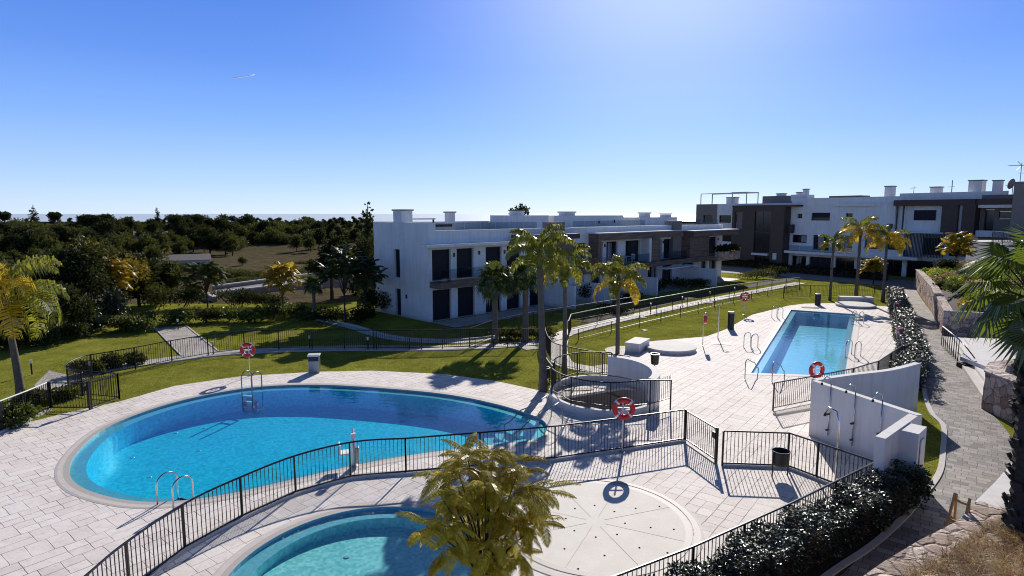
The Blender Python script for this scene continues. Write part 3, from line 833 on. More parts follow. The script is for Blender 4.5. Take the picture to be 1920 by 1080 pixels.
# around the children's pool
k1 = [top(*p) for p in [(120, 1110), (160, 1080), (232, 1020), (346, 944), (450, 895), (558, 853), (665, 828), (760, 822)]]
kidc = [top(*p) for p in [(760, 822), (900, 811), (1041, 799), (1170, 783), (1285, 768)]]
fence('pool_fence', "black bar fence curving between the oval pool and the children's pool", k1[:-1] + kidc[:1], smooth_n=5, post=1.75)
fence('pool_fence', 'black bar fence running straight from the oval pool to the corner by the gate', kidc, smooth_n=0, post=2.1)
gate("black gate leaf at the corner of the children's pool fence", kidc[-1], top(1346, 804))
fence('pool_fence', 'short black bar fence behind the round black litter bin', [top(1357, 808), top(1480, 812), top(1535, 830), top(1642, 866)], smooth_n=0, post=1.6)
fence('pool_fence', 'black bar fence along the glossy dark hedge in the foreground', [top(1642, 866), top(1480, 945), top(1300, 1025), top(1150, 1082), top(1020, 1125)], post=1.9, kerb=False)
# beyond the oval pool
ol = [top(*p) for p in [(-60, 778), (0, 752), (45, 735), (89, 717)]]
fence('pool_fence', 'bar fence with a pale rail at the left edge of the deck', ol, post=1.7, rail='whitemetal', smooth_n=0, thick=1.1)
gate('black gate standing ajar at the left end of the oval pool', ol[-1], top(166, 717), open_deg=0)
fence('pool_fence', 'short dark panel of fence beside the left gate', [top(168, 716), top(220, 700)], kerb=False, post=1.4)
fb = [top(*p) for p in [(220, 700), (176, 697), (134, 693), (122, 687), (133, 677), (160, 667), (190, 662), (250, 652), (307, 641), (362, 632), (416, 625), (470, 620), (517, 619), (600, 618), (690, 619), (765, 619), (840, 618), (902, 617), (960, 617), (1012, 616)]]
fence('pool_fence', 'long black bar fence curving around the lawn behind the oval pool', fb, smooth_n=4, post=1.9, kerb=False)
# round stair railing
rr = [(WC[0] + (WRX + .1) * math.cos(R(a)), WC[1] + (WRY + .1) * math.sin(R(a))) for a in range(70, 300, 6)]
tr = fence('stair_railing', 'black railing circling the sunken round stair', rr + [(6.15, 22.6), (6.35, 23.4)], h=1.42, post=1.7, smooth_n=1, kerb=False, base=.48, cat='railing')
fence('lawn_fence', 'black bar fence with a pale rail bending down to the round stair', [top(*p) for p in [(1021, 611), (1027, 630), (1040, 643), (1058, 648), (1080, 653), (1130, 662), (1180, 668)]], smooth_n=4, post=1.3, kerb=False)
fence('lawn_fence', 'pale railed fence on the left of the stair path', [top(*p) for p in [(1023, 661), (1031, 672), (1042, 684)]], h=.9, kerb=False, rail='whitemetal', post=1.2)
# by the houses
fence('garden_fence', 'long black fence with a bright top rail in front of the houses', [top(*p) for p in [(1066, 602), (1071, 589), (1120, 579), (1200, 564), (1340, 539), (1420, 528), (1500, 520)]], post=2.4, gap=.13, kerb=False, rail='whitemetal')
fence('garden_fence', 'dark fence in front of the first house terrace', [top(*p) for p in [(700, 619), (790, 620), (880, 616), (925, 600), (1000, 585), (1060, 576), (1190, 556)]], post=2.2, gap=.13, kerb=False)
fence('garden_fence', 'low black wire fence between the lawn and the bright path', [top(px, py, .7) for px, py in [(1085, 617), (1200, 590), (1340, 560), (1440, 541), (1500, 531)]], h=.7, post=3.0, gap=.5, kerb=False, thick=.6)
fence('garden_fence', 'black bar fence across the far end of the lawn', [top(*p) for p in [(1470, 537), (1520, 535), (1560, 534), (1640, 536), (1668, 540)]], post=2.6, gap=.14, kerb=False)
# lap pool
fr = [top(*p) for p in [(1452, 718), (1526, 705), (1600, 691), (1648, 677), (1692, 648), (1686, 628), (1682, 600), (1675, 570), (1671, 540)]]
fence('pool_fence', 'black bar fence beside the lap pool in front of the leafy hedge', fr, post=2.3, kerb=False)
kerb_line([G(1452, 778).xy, G(1522, 766).xy], .16, .07)

# ------------------------------------------------------------------ lifebuoys
def lifebuoy(px, py, basepx, basepy, label, rz=0.0, tilt=0.0, R0=.36):
    g = G(basepx, basepy)
    # height of the ring where the photograph shows it above its base
    x = (px - 960) / FOC; y = (540 - py) / FOC; c, s = math.cos(PITCH), math.sin(PITCH)
    zc = EYE + (-s + y * c) / (c + y * s) * g.y
    st = thing('lifebuoy_stand', 'slim pole of the ' + label, 'stand', (g.x, g.y, 0), rz)
    MB().tube([(0, .05, 0), (0, .05, zc + .18)], .025, 8).build('pole', M['whitemetal'], st, smooth=True)
    b = MB(); b.bar((-.2, .03, zc), (.2, .03, zc), .05, .03); b.bar((0, .05, zc - .30), (0, -.12, zc - .30), .03, .03); b.build('bracket', M['buoy_white'], st)
    MB().lathe([(.10, 0), (.10, .02), (.03, .03)], (0, .05, 0), 12).build('foot_plate', M['dullsteel'], st)
    t = thing('lifebuoy', label, 'lifebuoy', (g.x, g.y, zc), rz)
    def tor(a0, a1, rt, n=12):
        pts = [(R0 * .78 * math.cos(a0 + (a1 - a0) * i / n), -.06, R0 * .78 * math.sin(a0 + (a1 - a0) * i / n)) for i in range(n + 1)]
        return pts
    m = MB(); pts = [(R0 * .78 * math.cos(2 * PI * i / 40), -.06, R0 * .78 * math.sin(2 * PI * i / 40)) for i in range(40)]
    m.tube(pts, R0 * .235, 12, closed=True); m.build('ring', M['red'], t, smooth=True)
    for k in range(4):
        a = R(45 + 90 * k); mm = MB(); mm.tube(tor(a - .11, a + .11, 0, 4), R0 * .25, 12); mm.build('band', M['buoy_white'], t, smooth=True)
    m = MB(); m.tube([(R0 * (1.05 - .10 * abs(math.sin(2 * i * 2 * PI / 48))) * math.cos(R(45) + 2 * PI * i / 48), -.06, R0 * (1.05 - .10 * abs(math.sin(2 * i * 2 * PI / 48))) * math.sin(R(45) + 2 * PI * i / 48)) for i in range(48)], .008, 5, closed=True)
    m.build('grab_rope', M['buoy_white'], t)
    return t
lifebuoy(465, 656, 468, 705, 'red lifebuoy at the far side of the oval pool')
lifebuoy(1167, 765, 1167, 849, 'red lifebuoy in front of the round stair', R0=.37)
lifebuoy(1319, 597, 1319, 648, 'red lifebuoy seen edge on at the near lawn edge', R(72))
lifebuoy(1397, 556, 1395, 590, 'red lifebuoy at the far lawn edge of the lap pool', R(-10))
lifebuoy(1526, 693, 1526, 748, 'red lifebuoy above the white shower wall', R(12))
lifebuoy(1681, 622, 1681, 655, 'red lifebuoy edge on halfway along the hedge fence', R(75), R0=.34)
lifebuoy(1677, 574, 1677, 600, 'red lifebuoy edge on at the far end of the hedge fence', R(80), R0=.34)

# ------------------------------------------------------------------ ladders and rails
def ladder(px, py, rz, label, w=.5, h=.75, steps=True, mat='steel'):
    g = G(px, py); t = thing('pool_ladder', label, 'pool ladder', (g.x, g.y, 0), rz)   # local +y points over the water
    for sx in (-1, 1):
        pts = [(sx * w / 2, -.42, 0)] + [(sx * w / 2, -.12 + .30 * math.cos(a), h - .25 + .25 * math.sin(a) * 1.0) for a in [PI - PI * i / 10 for i in range(11)]] + [(sx * w / 2, .18, 0), (sx * w / 2, .18, -.85)]
        MB().tube(pts, .024, 8).build('rail', M[mat], t, smooth=True)
    if steps:
        for z in (-.1, -.36, -.62): MB().box(-w / 2, w / 2, .12, .26, z - .02, z).build('tread', M['buoy_white'], t, bevel=.005)
    return t
ladder(337, 938, R(-24), 'pair of curved steel ladder rails at the near left edge of the oval pool', .62, .78)
ladder(469, 735, R(160), 'dark steel ladder at the far edge of the oval pool', .55, .9, mat='dullsteel')
ladder(1459, 596, R(-59), 'steel ladder at the far left corner of the lap pool', .5, .85)
ladder(1410, 651, R(-59), 'steel ladder midway along the left side of the lap pool', .5, .85)
ladder(1606, 606, R(121), 'steel ladder at the far right of the lap pool', .5, .85)
ladder(1597, 668, R(121), 'steel ladder at the near right of the lap pool', .5, .85)
def zigrail(px, py, rz, label, s=1.0, drop=1.0, mat='steel'):
    g = G(px, py); t = thing('step_handrail', label, 'handrail', (g.x, g.y, 0), rz)
    pts = [(0, -.6, 0), (0, -.62, .72), (0, -.45, .85), (0, .35, .55), (0, .62, .50), (0, 1.05, .18), (0, 1.25, .12), (0, 1.3, -.55)]
    MB().tube([(0, y * s, z * s) for _, y, z in pts], .022, 8).build('rail', M[mat], t, smooth=True)
    MB().lathe([(.07, 0), (.07, .015), (.02, .02)], (0, -.6 * s, 0), 12).build('flange', M['dullsteel'], t)
    return t
zigrail(1405, 706, R(-38), 'left zigzag handrail into the lap pool steps', 1.15, mat='dullsteel')
zigrail(1455, 712, R(-38), 'right zigzag handrail into the lap pool steps', 1.15, mat='dullsteel')
zigrail(1006, 790, R(120), 'far steel handrail at the steps of the oval pool', 1.1, mat='dullsteel')
zigrail(1026, 806, R(120), 'near steel handrail at the steps of the oval pool', 1.1, mat='dullsteel')
# pool lift at the edge of the oval pool
g = G(664, 874); t = thing('pool_lift', 'small pale pool lift with a seat at the near edge of the oval pool', 'pool lift', (g.x, g.y, 0), R(20))
MB().tube([(0, 0, 0), (0, 0, 1.02)], .055, 10).build('column', M['whitemetal'], t, smooth=True)
b = MB(); b.tube([(0, 0, 1.0), (0, .18, 1.14), (.05, .3, 1.05)], .025, 8); b.box(-.07, .07, -.07, .07, .92, 1.06); b.build('head', M['whitemetal'], t)
b = MB(); b.box(-.42, -.08, -.1, .28, .42, .47); b.box(-.44, -.39, -.1, .28, .42, .75); b.build('seat', M['buoy_white'], t, bevel=.015)
MB().box(.03, .16, -.12, .12, .12, .62).build('battery_box', M['dullsteel'], t, bevel=.02)
MB().lathe([(.16, 0), (.16, .02), (.06, .05)], (0, 0, 0), 16).build('base_plate', M['dullsteel'], t)

# ------------------------------------------------------------------ bins, cabinets, bollards
g = G(590, 698); t = thing('deck_cabinet', 'grey upright cabinet with a pale cap at the lawn edge of the oval pool', 'cabinet', (g.x, g.y, 0), R(8))
MB().box(-.26, .26, -.2, .2, 0, .84).build('body', M['dullsteel'], t, bevel=.02)
MB().box(-.24, .24, -.205, -.2, .60, .82).build('dark_opening', M['bin'], t)
MB().box(-.29, .29, -.23, .23, .84, .92).build('cap', M['whitemetal'], t, bevel=.02)
def post_bin(px, py, label, h=1.0, w=.36):
    g = G(px, py); t = thing('litter_bin', label, 'litter bin', (g.x, g.y, 0), R(20))
    MB().tube([(0, 0, 0), (0, 0, h * .55)], .03, 8).build('leg', M['black'], t)
    MB().lathe([(.12, 0), (.12, .015), (.03, .02)], (0, 0, 0), 12).build('foot', M['black'], t)
    MB().lathe([(w * .42, h * .54), (w * .5, h), (w * .54, h), (w * .54, h + .02), (w * .44, h + .02), (w * .42, h - .05), (.0, h * .56)], (0, 0, 0), 20).build('bucket', M['bin'], t, smooth=False)
    MB().lathe([(w * .55, h - .01), (w * .55, h + .03), (w * .47, h + .03)], (0, 0, 0), 20).build('rim', M['dullsteel'], t)
    return t
post_bin(1227, 704, 'black bucket litter bin on a pole beside the round stair', 1.05, .42)
post_bin(1021, 729, 'dark litter bin at the foot of the tall palm by the oval pool', .95, .46)
def drum_bin(px, py, label):
    g = G(px, py); t = thing('litter_bin', label, 'litter bin', (g.x, g.y, 0), R(15))
    for sx in (-1, 1):
        MB().tube([(sx * .27, 0, 0), (sx * .27, 0, .78)], .02, 8).build('leg', M['black'], t)
    MB().lathe([(0, .34), (.19, .34), (.235, .40), (.25, .75), (.262, .80), (.24, .80), (.22, .5), (0, .45)], (0, 0, 0), 28).build('drum', M['bin'], t, smooth=True)
    MB().tube([(.25 * math.cos(a), .25 * math.sin(a), .79) for a in [2 * PI * i / 28 for i in range(28)]], .016, 6, closed=True).build('rim', M['black'], t)
    return t
drum_bin(1462, 893, "round black tilting litter bin on two legs inside the children's fence")
def bollard(px, py, h, r, label):
    g = G(px, py); t = thing('bollard', label, 'bollard', (g.x, g.y, 0))
    MB().lathe([(r, 0), (r, h - .12)], (0, 0, 0), 20).build('body', M['bin'], t, smooth=True)
    MB().lathe([(r * .95, h - .12), (r * 1.06, h - .1), (r * 1.06, h - .02), (r * .9, h), (0, h + .01)], (0, 0, 0), 20).build('cap', M['dullsteel'], t)
bollard(1370, 617, 1.2, .21, 'thick black bollard with pale cap at the lawn edge midway along the lap pool')
bollard(1533, 572, 1.0, .23, 'thick black bollard with pale cap at the far lawn edge of the lap pool')
# slim path lights
for i, (px, py, lab) in enumerate([(1220, 585, 'slim path light nearest the round stair beside the bright path'), (1279, 572, 'slim path light in front of the second house on the bright path'), (1331, 562, 'slim path light in front of the third house on the bright path'), (1377, 553, 'slim path light at the far end of the bright path'),
        (60, 702, 'slim path light in the grass near the left palm'), (581, 652, 'slim path light in the building shadow behind the grey cabinet'), (690, 655, 'slim path light in the middle of the building shadow'), (400, 664, 'slim path light where the two garden paths meet'), (926, 652, 'slim path light under the fan palms'), (170, 706, 'slim path light at the left gate'), (334, 618, 'slim path light at the far end of the cross path')]):
    g = G(px, py); t = thing('path_light', lab, 'path light', (g.x, g.y, 0), group='slim path lights in the garden')
    MB().tube([(0, 0, 0), (0, 0, .55)], .035, 8).build('stem', M['black'], t)
    MB().lathe([(.055, .55), (.055, .68), (.065, .69), (.065, .72), (0, .73)], (0, 0, 0), 12).build('lamp_head', M['whitemetal'], t)
# slim outdoor shower on the deck by the lawn
g = G(1346, 634); t = thing('deck_shower', 'slim steel shower column by the green mat', 'shower', (g.x, g.y, 0), R(30))
MB().tube([(0, 0, 0), (0, 0, 2.05), (.08, 0, 2.18), (.3, 0, 2.2)], .03, 8).build('column', M['steel'], t, smooth=True)
MB().lathe([(.03, 0), (.1, -.03), (0, -.035)], (.3, 0, 2.19), 14).build('shower_head', M['steel'], t)
MB().lathe([(.02, 0), (.02, .06)], (0, -.04, 1.1), 10).build('tap', M['steel'], t)

# ------------------------------------------------------------------ white shower walls
A_ = Vector((10.62, 20.6))
t = thing('shower_wall', 'white freestanding L shaped wall with three shower pipes', 'wall', (A_.x, A_.y, 0))
def wallrun(a, b, w, h, h2=None):
    a, b = Vector(a), Vector(b); d = (b - a).normalized(); n = Vector((-d.y, d.x)) * w / 2; h2 = h2 or h
    m = MB(); v = [a - n, b - n, b + n, a + n]
    hh = [h, h2, h2, h]
    n0 = 0; m.v = [(p.x, p.y, -.03) for p in v] + [(p.x, p.y, q) for p, q in zip(v, hh)]
    m.f = [(3, 2, 1, 0), (4, 5, 6, 7), (0, 1, 5, 4), (1, 2, 6, 5), (2, 3, 7, 6), (3, 0, 4, 7)]
    return m
front = (A_, Vector((11.86, 16.95)))
m = wallrun(front[0], front[1], .22, 1.98); m.build('front_wall', M['white_pool'], t, local=False)
curve = catmull([(10.70, 20.74), (12.4, 21.45), (14.2, 22.1), (15.95, 23.15)], 6, False)
m = MB(); a = offset_line(curve, .11); b = offset_line(curve, -.11); n = len(a)
m.v = [(p[0], p[1], -.03) for p in a] + [(p[0], p[1], 1.975) for p in a] + [(p[0], p[1], 1.975) for p in b] + [(p[0], p[1], -.03) for p in b]
for i in range(n - 1):
    for k in range(3): m.f.append((k * n + i, k * n + i + 1, (k + 1) * n + i + 1, (k + 1) * n + i))
m.f.append((n - 1, 2 * n - 1, 3 * n - 1, 4 * n - 1)); m.build('curved_wall', M['white_pool'], t, local=False, recalc=True)
m = wallrun((11.78, 17.06), (9.66, 15.2), .24, 1.967); m.build('return_wall', M['white_pool'], t, local=False)
m = wallrun((10.72, 15.73), (11.32, 16.29), .52, 1.93); m.build('pillar', M['white_pool'], t, local=False)
m = MB(); m.box(0, .02, -.2, .2, .5, 1.7)
o = m.build('meter_door', M['whitemetal'], t); o.location = (11.19 - A_.x, 15.79 - A_.y, 0); o.rotation_euler.z = R(-47)
fd = (front[1] - front[0]).normalized(); fn = Vector((fd.y, -fd.x))
if fn.y > 0: fn = -fn
for k, s in enumerate((.55, .72, .9)):
    p = front[0] + (front[1] - front[0]) * (.22 + .25 * k) + fn * .15
    sh = thing('wall_shower', ['steel wall shower nearest the lap pool', 'middle steel wall shower of the three', 'steel wall shower nearest the white pillar'][k], 'shower', (p.x, p.y, 0), group='showers on the white wall')
    q = -fn * .0; w = fn
    m = MB(); m.tube([(0, 0, .3), (0, 0, 2.12)], .017, 8); m.tube([(0, 0, 2.12), (w.x * .06, w.y * .06, 2.3), (w.x * .22, w.y * .22, 2.38), (w.x * .4, w.y * .4, 2.2)], .02, 8); m.build('pipe', M['steel'], sh, smooth=True)
    MB().lathe([(.02, .08), (.035, .05), (.04, 0), (0, 0)], (w.x * .4, w.y * .4, 2.1), 12).build('shower_head', M['black'], sh)
    MB().bar((0, 0, .5), (w.x * .1, w.y * .1, .5), .05, .05).build('foot_tap', M['black'], sh)
    MB().bar((0, 0, 1.05), (w.x * .12, w.y * .12, 1.05), .06, .05).build('push_button', M['black'], sh)
g = G(1566, 905); t = thing('deck_shower', "steel shower pipe inside the children's fence by the white wall", 'shower', (g.x, g.y, 0), R(125))
MB().tube([(0, 0, 0), (0, 0, 1.75), (.10, 0, 2.12), (.32, 0, 2.18), (.42, 0, 2.0)], .03, 8).build('column', M['steel'], t, smooth=True)
MB().lathe([(.025, .1), (.045, 0), (0, 0)], (.42, 0, 1.9), 12).build('shower_head', M['black'], t)
MB().bar((0, 0, 1.0), (.1, 0, 1.0), .05, .05).build('push_button', M['black'], t)

# ------------------------------------------------------------------ folding easel against the stone wall, left deck chair
FP = G(1797, 985, .95)
t = thing('folded_frame', 'folded pale timber frame leaning on the stone wall by the walk', 'timber frame', (FP.x + .22, FP.y + .44, -.03), R(-64))
for k, x in enumerate((-.17, .17)):
    MB().bar((x, -.1, 0), (x * .9, .28, 1.4), .05, .035).build('leg', M['timber'], t)
    MB().bar((x * .8, .35, 0), (x * .8, .30, 1.38), .05, .035).build('rear_leg', M['timber'], t)
for z in (.3, .8, 1.25): MB().bar((-.17, -.1 + .27 * z, z), (.17, -.1 + .27 * z, z), .03, .05).build('rung', M['timber'], t)
# ------------------------------------------------------------------ houses
class House:
    def __init__(s, name, label, loc, rz, cat='building'):
        s.t = thing(name, label, cat, loc, rz)
    def box(s, name, mat, x0, x1, y0, y1, z0, z1, bevel=0.0):
        return MB().box(x0, x1, y0, y1, z0, z1).build(name, M[mat], s.t, bevel=bevel)
    def facade(s, name, mat, x0, x1, z0, z1, y0, th, openings, axis='x'):
        """wall of thickness th whose outer face lies at y0, pierced by openings (x0, x1, z0, z1)"""
        X = sorted(set([x0, x1] + [v for o in openings for v in o[:2] if x0 < v < x1])); Z = sorted(set([z0, z1] + [v for o in openings for v in o[2:4] if z0 < v < z1]))
        b = MB()
        def P(x, d, z): return (x, y0 + d, z) if axis == 'x' else (y0 + d, x, z)
        def solid(x, z): return x0 < x < x1 and z0 < z < z1 and not any(o[0] < x < o[1] and o[2] < z < o[3] for o in openings)
        for i in range(len(X) - 1):
            for j in range(len(Z) - 1):
                xm, zm = (X[i] + X[i + 1]) / 2, (Z[j] + Z[j + 1]) / 2
                if not solid(xm, zm): continue
                xa, xb, za, zb = X[i], X[i + 1], Z[j], Z[j + 1]
                b.quad(P(xa, 0, za), P(xb, 0, za), P(xb, 0, zb), P(xa, 0, zb)); b.quad(P(xb, th, za), P(xa, th, za), P(xa, th, zb), P(xb, th, zb))
                e = 1e-4
                if not solid(xa - e, zm): b.quad(P(xa, 0, za), P(xa, 0, zb), P(xa, th, zb), P(xa, th, za))
                if not solid(xb + e, zm): b.quad(P(xb, 0, zb), P(xb, 0, za), P(xb, th, za), P(xb, th, zb))
                if not solid(xm, za - e): b.quad(P(xa, 0, za), P(xa, th, za), P(xb, th, za), P(xb, 0, za))
                if not solid(xm, zb + e): b.quad(P(xa, 0, zb), P(xb, 0, zb), P(xb, th, zb), P(xa, th, zb))
        return b.build(name, M[mat], s.t, recalc=True)
    def window(s, x0, x1, z0, z1, y, kind='window', axis='x', mull=0, fr=.05, curtain=False, shut=0.0):
        """frame with pane; set back at y"""
        def bx(m, a, b, c, d, e, f):
            m.box(a, b, c, d, e, f) if axis == 'x' else m.box(c, d, a, b, e, f)
        f = MB(); e = .012
        x0 += e; x1 -= e; z0 += e; z1 -= e
        bx(f, x0, x0 + fr, y, y + .06, z0, z1); bx(f, x1 - fr, x1, y, y + .06, z0, z1)
        bx(f, x0 + fr, x1 - fr, y, y + .06, z0, z0 + fr); bx(f, x0 + fr, x1 - fr, y, y + .06, z1 - fr, z1)
        for k in range(mull):
            xm = x0 + (x1 - x0) * (k + 1) / (mull + 1); bx(f, xm - fr / 2, xm + fr / 2, y - .004, y + .05, z0 + fr, z1 - fr)
        w = f.build('window', M['frame'], s.t)
        p = MB(); bx(p, x0 + fr, x1 - fr, y + .03, y + .04, z0 + fr, z1 - fr); p.build('pane', M['shutter' if kind == 'shutter' else 'window'], w)
        if curtain:
            p = MB(); xa = x0 + fr + (x1 - x0) * (.55 if curtain == 2 else .25); bx(p, xa, min(xa + (x1 - x0) * .34, x1 - fr), y + .022, y + .028, z0 + fr + .05, z1 - fr - .05); p.build('curtain', M['curtain'], w)
        if shut:
            p = MB(); bx(p, x0 + fr, x1 - fr, y + .018, y + .026, z1 - (z1 - z0) * shut, z1 - fr); p.build('shutter', M['shutter'], w)
        return w
    def lamp(s, x, z, y=0.0, axis='x'):
        m = MB()
        m.box(x - .06, x + .06, y - .09, y, z - .14, z + .14) if axis == 'x' else m.box(y - .09, y, x - .06, x + .06, z - .14, z + .14)
        return m.build('wall_lamp', M['frame'], s.t)
    def chimney(s, x0, x1, y0, y1, z0, z1, mat='white'):
        c = s.box('chimney', mat, x0, x1, y0, y1, z0, z1 - .12)
        MB().box(x0 - .08, x1 + .08, y0 - .08, y1 + .08, z1 - .11, z1).build('chimney_cap', M['tan'], c)
    def glass_rail(s, x0, x1, y, z0, z1, n=4):
        g = MB(); st = (x1 - x0) / n
        for k in range(n): g.box(x0 + st * k + .02, x0 + st * (k + 1) - .02, y, y + .012, z0, z1)
        return g.build('glass_balustrade', M['glass'], s.t)

az1 = R(45.5); u1 = (math.sin(az1), math.cos(az1))
def house_frame(A, u): return (A[0], A[1], 0), math.atan2(u[1], u[0])

# ---- the terrace of two storey houses: three units, each a house of its own
HA = Vector((-5.93, 42.9)); U1 = Vector(u1)
def unit(label, x0):
    p = HA + U1 * x0
    return House('terrace_house', label, (p.x, p.y, 0), math.atan2(u1[1], u1[0]))
# unit 1 : x from 0 to 15.6
h = unit('nearest white two storey house with a blank gable wall and navy shutters', 0.0)
up = [(.28, 2.0, 2.95, 5.2), (2.55, 4.2, 2.95, 5.2), (5.45, 7.15, 2.95, 5.2), (7.72, 9.3, 2.95, 5.2), (10.3, 12.0, 2.95, 5.2)]
gd = [(.28, 2.0, .02, 2.28), (2.62, 4.3, .02, 2.28), (5.45, 7.1, .02, 2.28), (7.72, 9.3, .02, 2.28), (10.4, 12.3, .02, 2.28)]
h.facade('front_wall', 'white', .25, 15.6, 0, 6.5, 0, .3, up + gd)
h.facade('gable_wall', 'white', 0, 7.2, -.1, 7.12, -.02, .27, [(3.62, 4.42, 2.94, 5.1), (3.6, 4.38, 0.0, 2.08)], axis='y')
h.window(3.62, 4.42, 2.94, 5.1, .18, axis='y', kind='shutter'); h.window(3.6, 4.38, .0, 2.08, .18, axis='y', kind='shutter')
h.lamp(2.8, 1.6, -.02, axis='y')
for o in up + gd: h.window(*o, .2, kind='shutter')
for x, z in ((2.28, 4.75), (4.75, 4.8), (7.45, 4.75)): h.lamp(x, z)
h.box('gable_return', 'white', .25, .62, -.003, .3, 6.5, 7.12)
h.box('rear_wall', 'white', .25, 15.6, 6.9, 7.2, 0, 7.1)
h.box('roof', 'grey_roof', .25, 15.6, .3, 6.9, 6.0, 6.2)
h.box('parapet_cap', 'white', .62, 12.4, -.04, .34, 6.5, 6.56)
h.box('canopy', 'white', -.95, 10.6, -1.05, -.001, 5.42, 5.62, bevel=.01)
h.box('balcony_slab', 'wood', .05, 15.6, -1.25, -.002, 2.48, 2.92)
h.box('balcony_soffit', 'white', .1, 15.6, -1.2, -.002, 2.46, 2.479)
h.glass_rail(.15, 12.2, -1.2, 2.92, 3.85, 6)
h.box('brown_fascia', 'brown', 8.2, 15.6, -1.1, -.003, 5.62, 6.05)
h.box('cladding', 'wood', 12.6, 15.55, -.42, -.003, 2.93, 5.61)
h.box('pylon', 'tan', 12.9, 14.6, -.2, .9, 5.5, 7.05)
h.box('terrace_screen', 'white', 11.9, 12.1, -3.6, -.003, 0, 1.9)
h.box('stair_house', 'white', 12.15, 17.0, 3.9, 6.8, 6.2, 7.62); h.chimney(12.9, 14.0, 4.2, 5.0, 7.62, 8.12)
h.chimney(-.1 + .3, 1.2, 3.6, 4.7, 6.2, 8.1); h.chimney(5.1, 5.7, 4, 4.6, 6.2, 7.95); h.box('pergola_slab', 'white', 1.2, 3.4, 3.6, 6, 7.32, 7.42)
h.box('pergola_post', 'frame', 3.2, 3.3, 3.65, 3.75, 6.2, 7.32)
h.box('solar_panel', 'frame', 3.0, 4.6, 3, 3.1, 6.75, 6.95)
h.glass_rail(.7, 12, .7, 6.2, 7.1, 7)
# unit 2 : x from 15.6 to 34
h = unit('middle two storey house with a timber framed balcony and white chairs', 15.6)
q = lambda L: [(a - 15.6, b - 15.6, c, d) for a, b, c, d in L]
up = q([(16.35, 17.9, 2.95, 5.1), (18.85, 20.35, 2.95, 5.1), (20.95, 22.75, 2.95, 5.1), (24.1, 26.6, 2.95, 5.1), (28.9, 30.75, 2.95, 5.05), (31.15, 32.9, 2.95, 5.05)])
gd = q([(16.2, 17.6, .02, 2.25), (18.6, 20.1, .02, 2.25), (21.0, 22.8, .02, 2.25), (24.2, 26.2, .02, 2.25), (28.2, 30, .02, 2.25), (31, 33, .02, 2.25)])
h.facade('front_wall', 'white', .003, 18.4, 0, 6.48, 0, .3, up + gd)
for i, o in enumerate(up): h.window(*o, .2, mull=1, curtain=(1 if i in (0, 1, 2) else 0), kind='shutter' if i > 3 else 'window')
for i, o in enumerate(gd): h.window(*o, .2, mull=1, curtain=(2 if i == 4 else 0))
for x, z in ((.5, 4.7), (3.0, 4.75), (5.05, 4.75), (13.0, 4.75), (15.35, 4.75)): h.lamp(x, z)
h.box('parapet_cap', 'white', .0, 16.9, -.04, .34, 6.48, 6.54)
h.box('roof', 'grey_roof', .0, 18.4, .3, 6.9, 6.0, 6.2); h.box('rear_wall', 'white', 0, 18.4, 6.9, 7.2, 0, 6.5)
h.box('timber_fascia', 'wood', 2.6, 17.5, -1.15, -.003, 5.32, 5.95); h.box('fascia_cap', 'white', 2.55, 17.55, -1.2, -.003, 5.951, 6.02)
h.box('timber_jamb', 'wood', 2.6, 2.95, -1.15, -.004, 2.93, 5.318)
h.box('timber_pier', 'wood', 11.6, 13.0, -1.1, -.004, 2.93, 5.318)
h.box('white_pier', 'white', 11.1, 11.55, -1.05, -.004, 2.93, 5.30)
h.box('balcony_slab', 'wood', .003, 18.4, -1.35, -.002, 2.42, 2.92); h.glass_rail(.2, 11.0, -1.25, 2.92, 3.8, 5); h.glass_rail(13.1, 18.2, -1.25, 2.92, 3.8, 3)
h.box('pylon', 'tan', 17.0, 18.7, -.25, .9, 2.93, 6.98)
h.box('awning', 'white', 11.9, 18.3, -2.6, -1.36, 2.2, 2.28)
h.box('terrace_screen', 'white', .4, .6, -4.2, -.003, 0, 1.75); h.box('terrace_screen', 'white', 8.0, 8.2, -4.0, -.003, 0, 1.75)
h.box('stair_house', 'white', 2.2, 13.6, 3.9, 6.8, 6.2, 7.6); h.chimney(4.1, 5.6, 4.1, 5.0, 7.6, 7.98); h.glass_rail(1.5, 13.4, 1.0, 6.2, 7.1, 7)
h.lamp(9.2, 6.9, 3.9); h.lamp(11.9, 6.95, 3.9)
# unit 3
h = unit('farthest two storey house of the row with a timber flank and stone planter', 34.0)
q = lambda L: [(a - 34, b - 34, c, d) for a, b, c, d in L]
up = q([(39.15, 40.7, 2.95, 5.0), (41.15, 43.0, 2.95, 5.0)]); gd = q([(39.4, 40.7, .02, 2.2), (41.4, 43.2, .02, 2.2), (35.2, 37.8, .02, 2.2)])
h.facade('front_wall', 'white', .003, 10.5, 0, 6.4, 0, .3, up + gd)
for o in up: h.window(*o, .2, kind='shutter')
for o in gd: h.window(*o, .2, mull=1, curtain=1)
for x, z in ((4.95, 4.6), (9.3, 4.7)): h.lamp(x, z)
h.box('timber_flank', 'wood', .75, 5.0, -1.1, -.003, 2.93, 5.25); h.box('timber_canopy', 'wood', .75, 11.6, -1.5, -.003, 5.25, 5.85); h.box('canopy_cap', 'white', .7, 11.65, -1.55, .1, 5.851, 5.92)
h.box('balcony_slab', 'wood', .003, 10.6, -1.35, -.002, 2.42, 2.92); h.box('planter', 'stone', 6.0, 11.4, -1.9, -1.351, 2.3, 3.35)
h.box('terrace_screen', 'white', .6, .8, -4.4, -.003, 0, 1.9); h.box('side_wall', 'white', 10.2, 10.5, .3, 7.2, 0, 6.4)
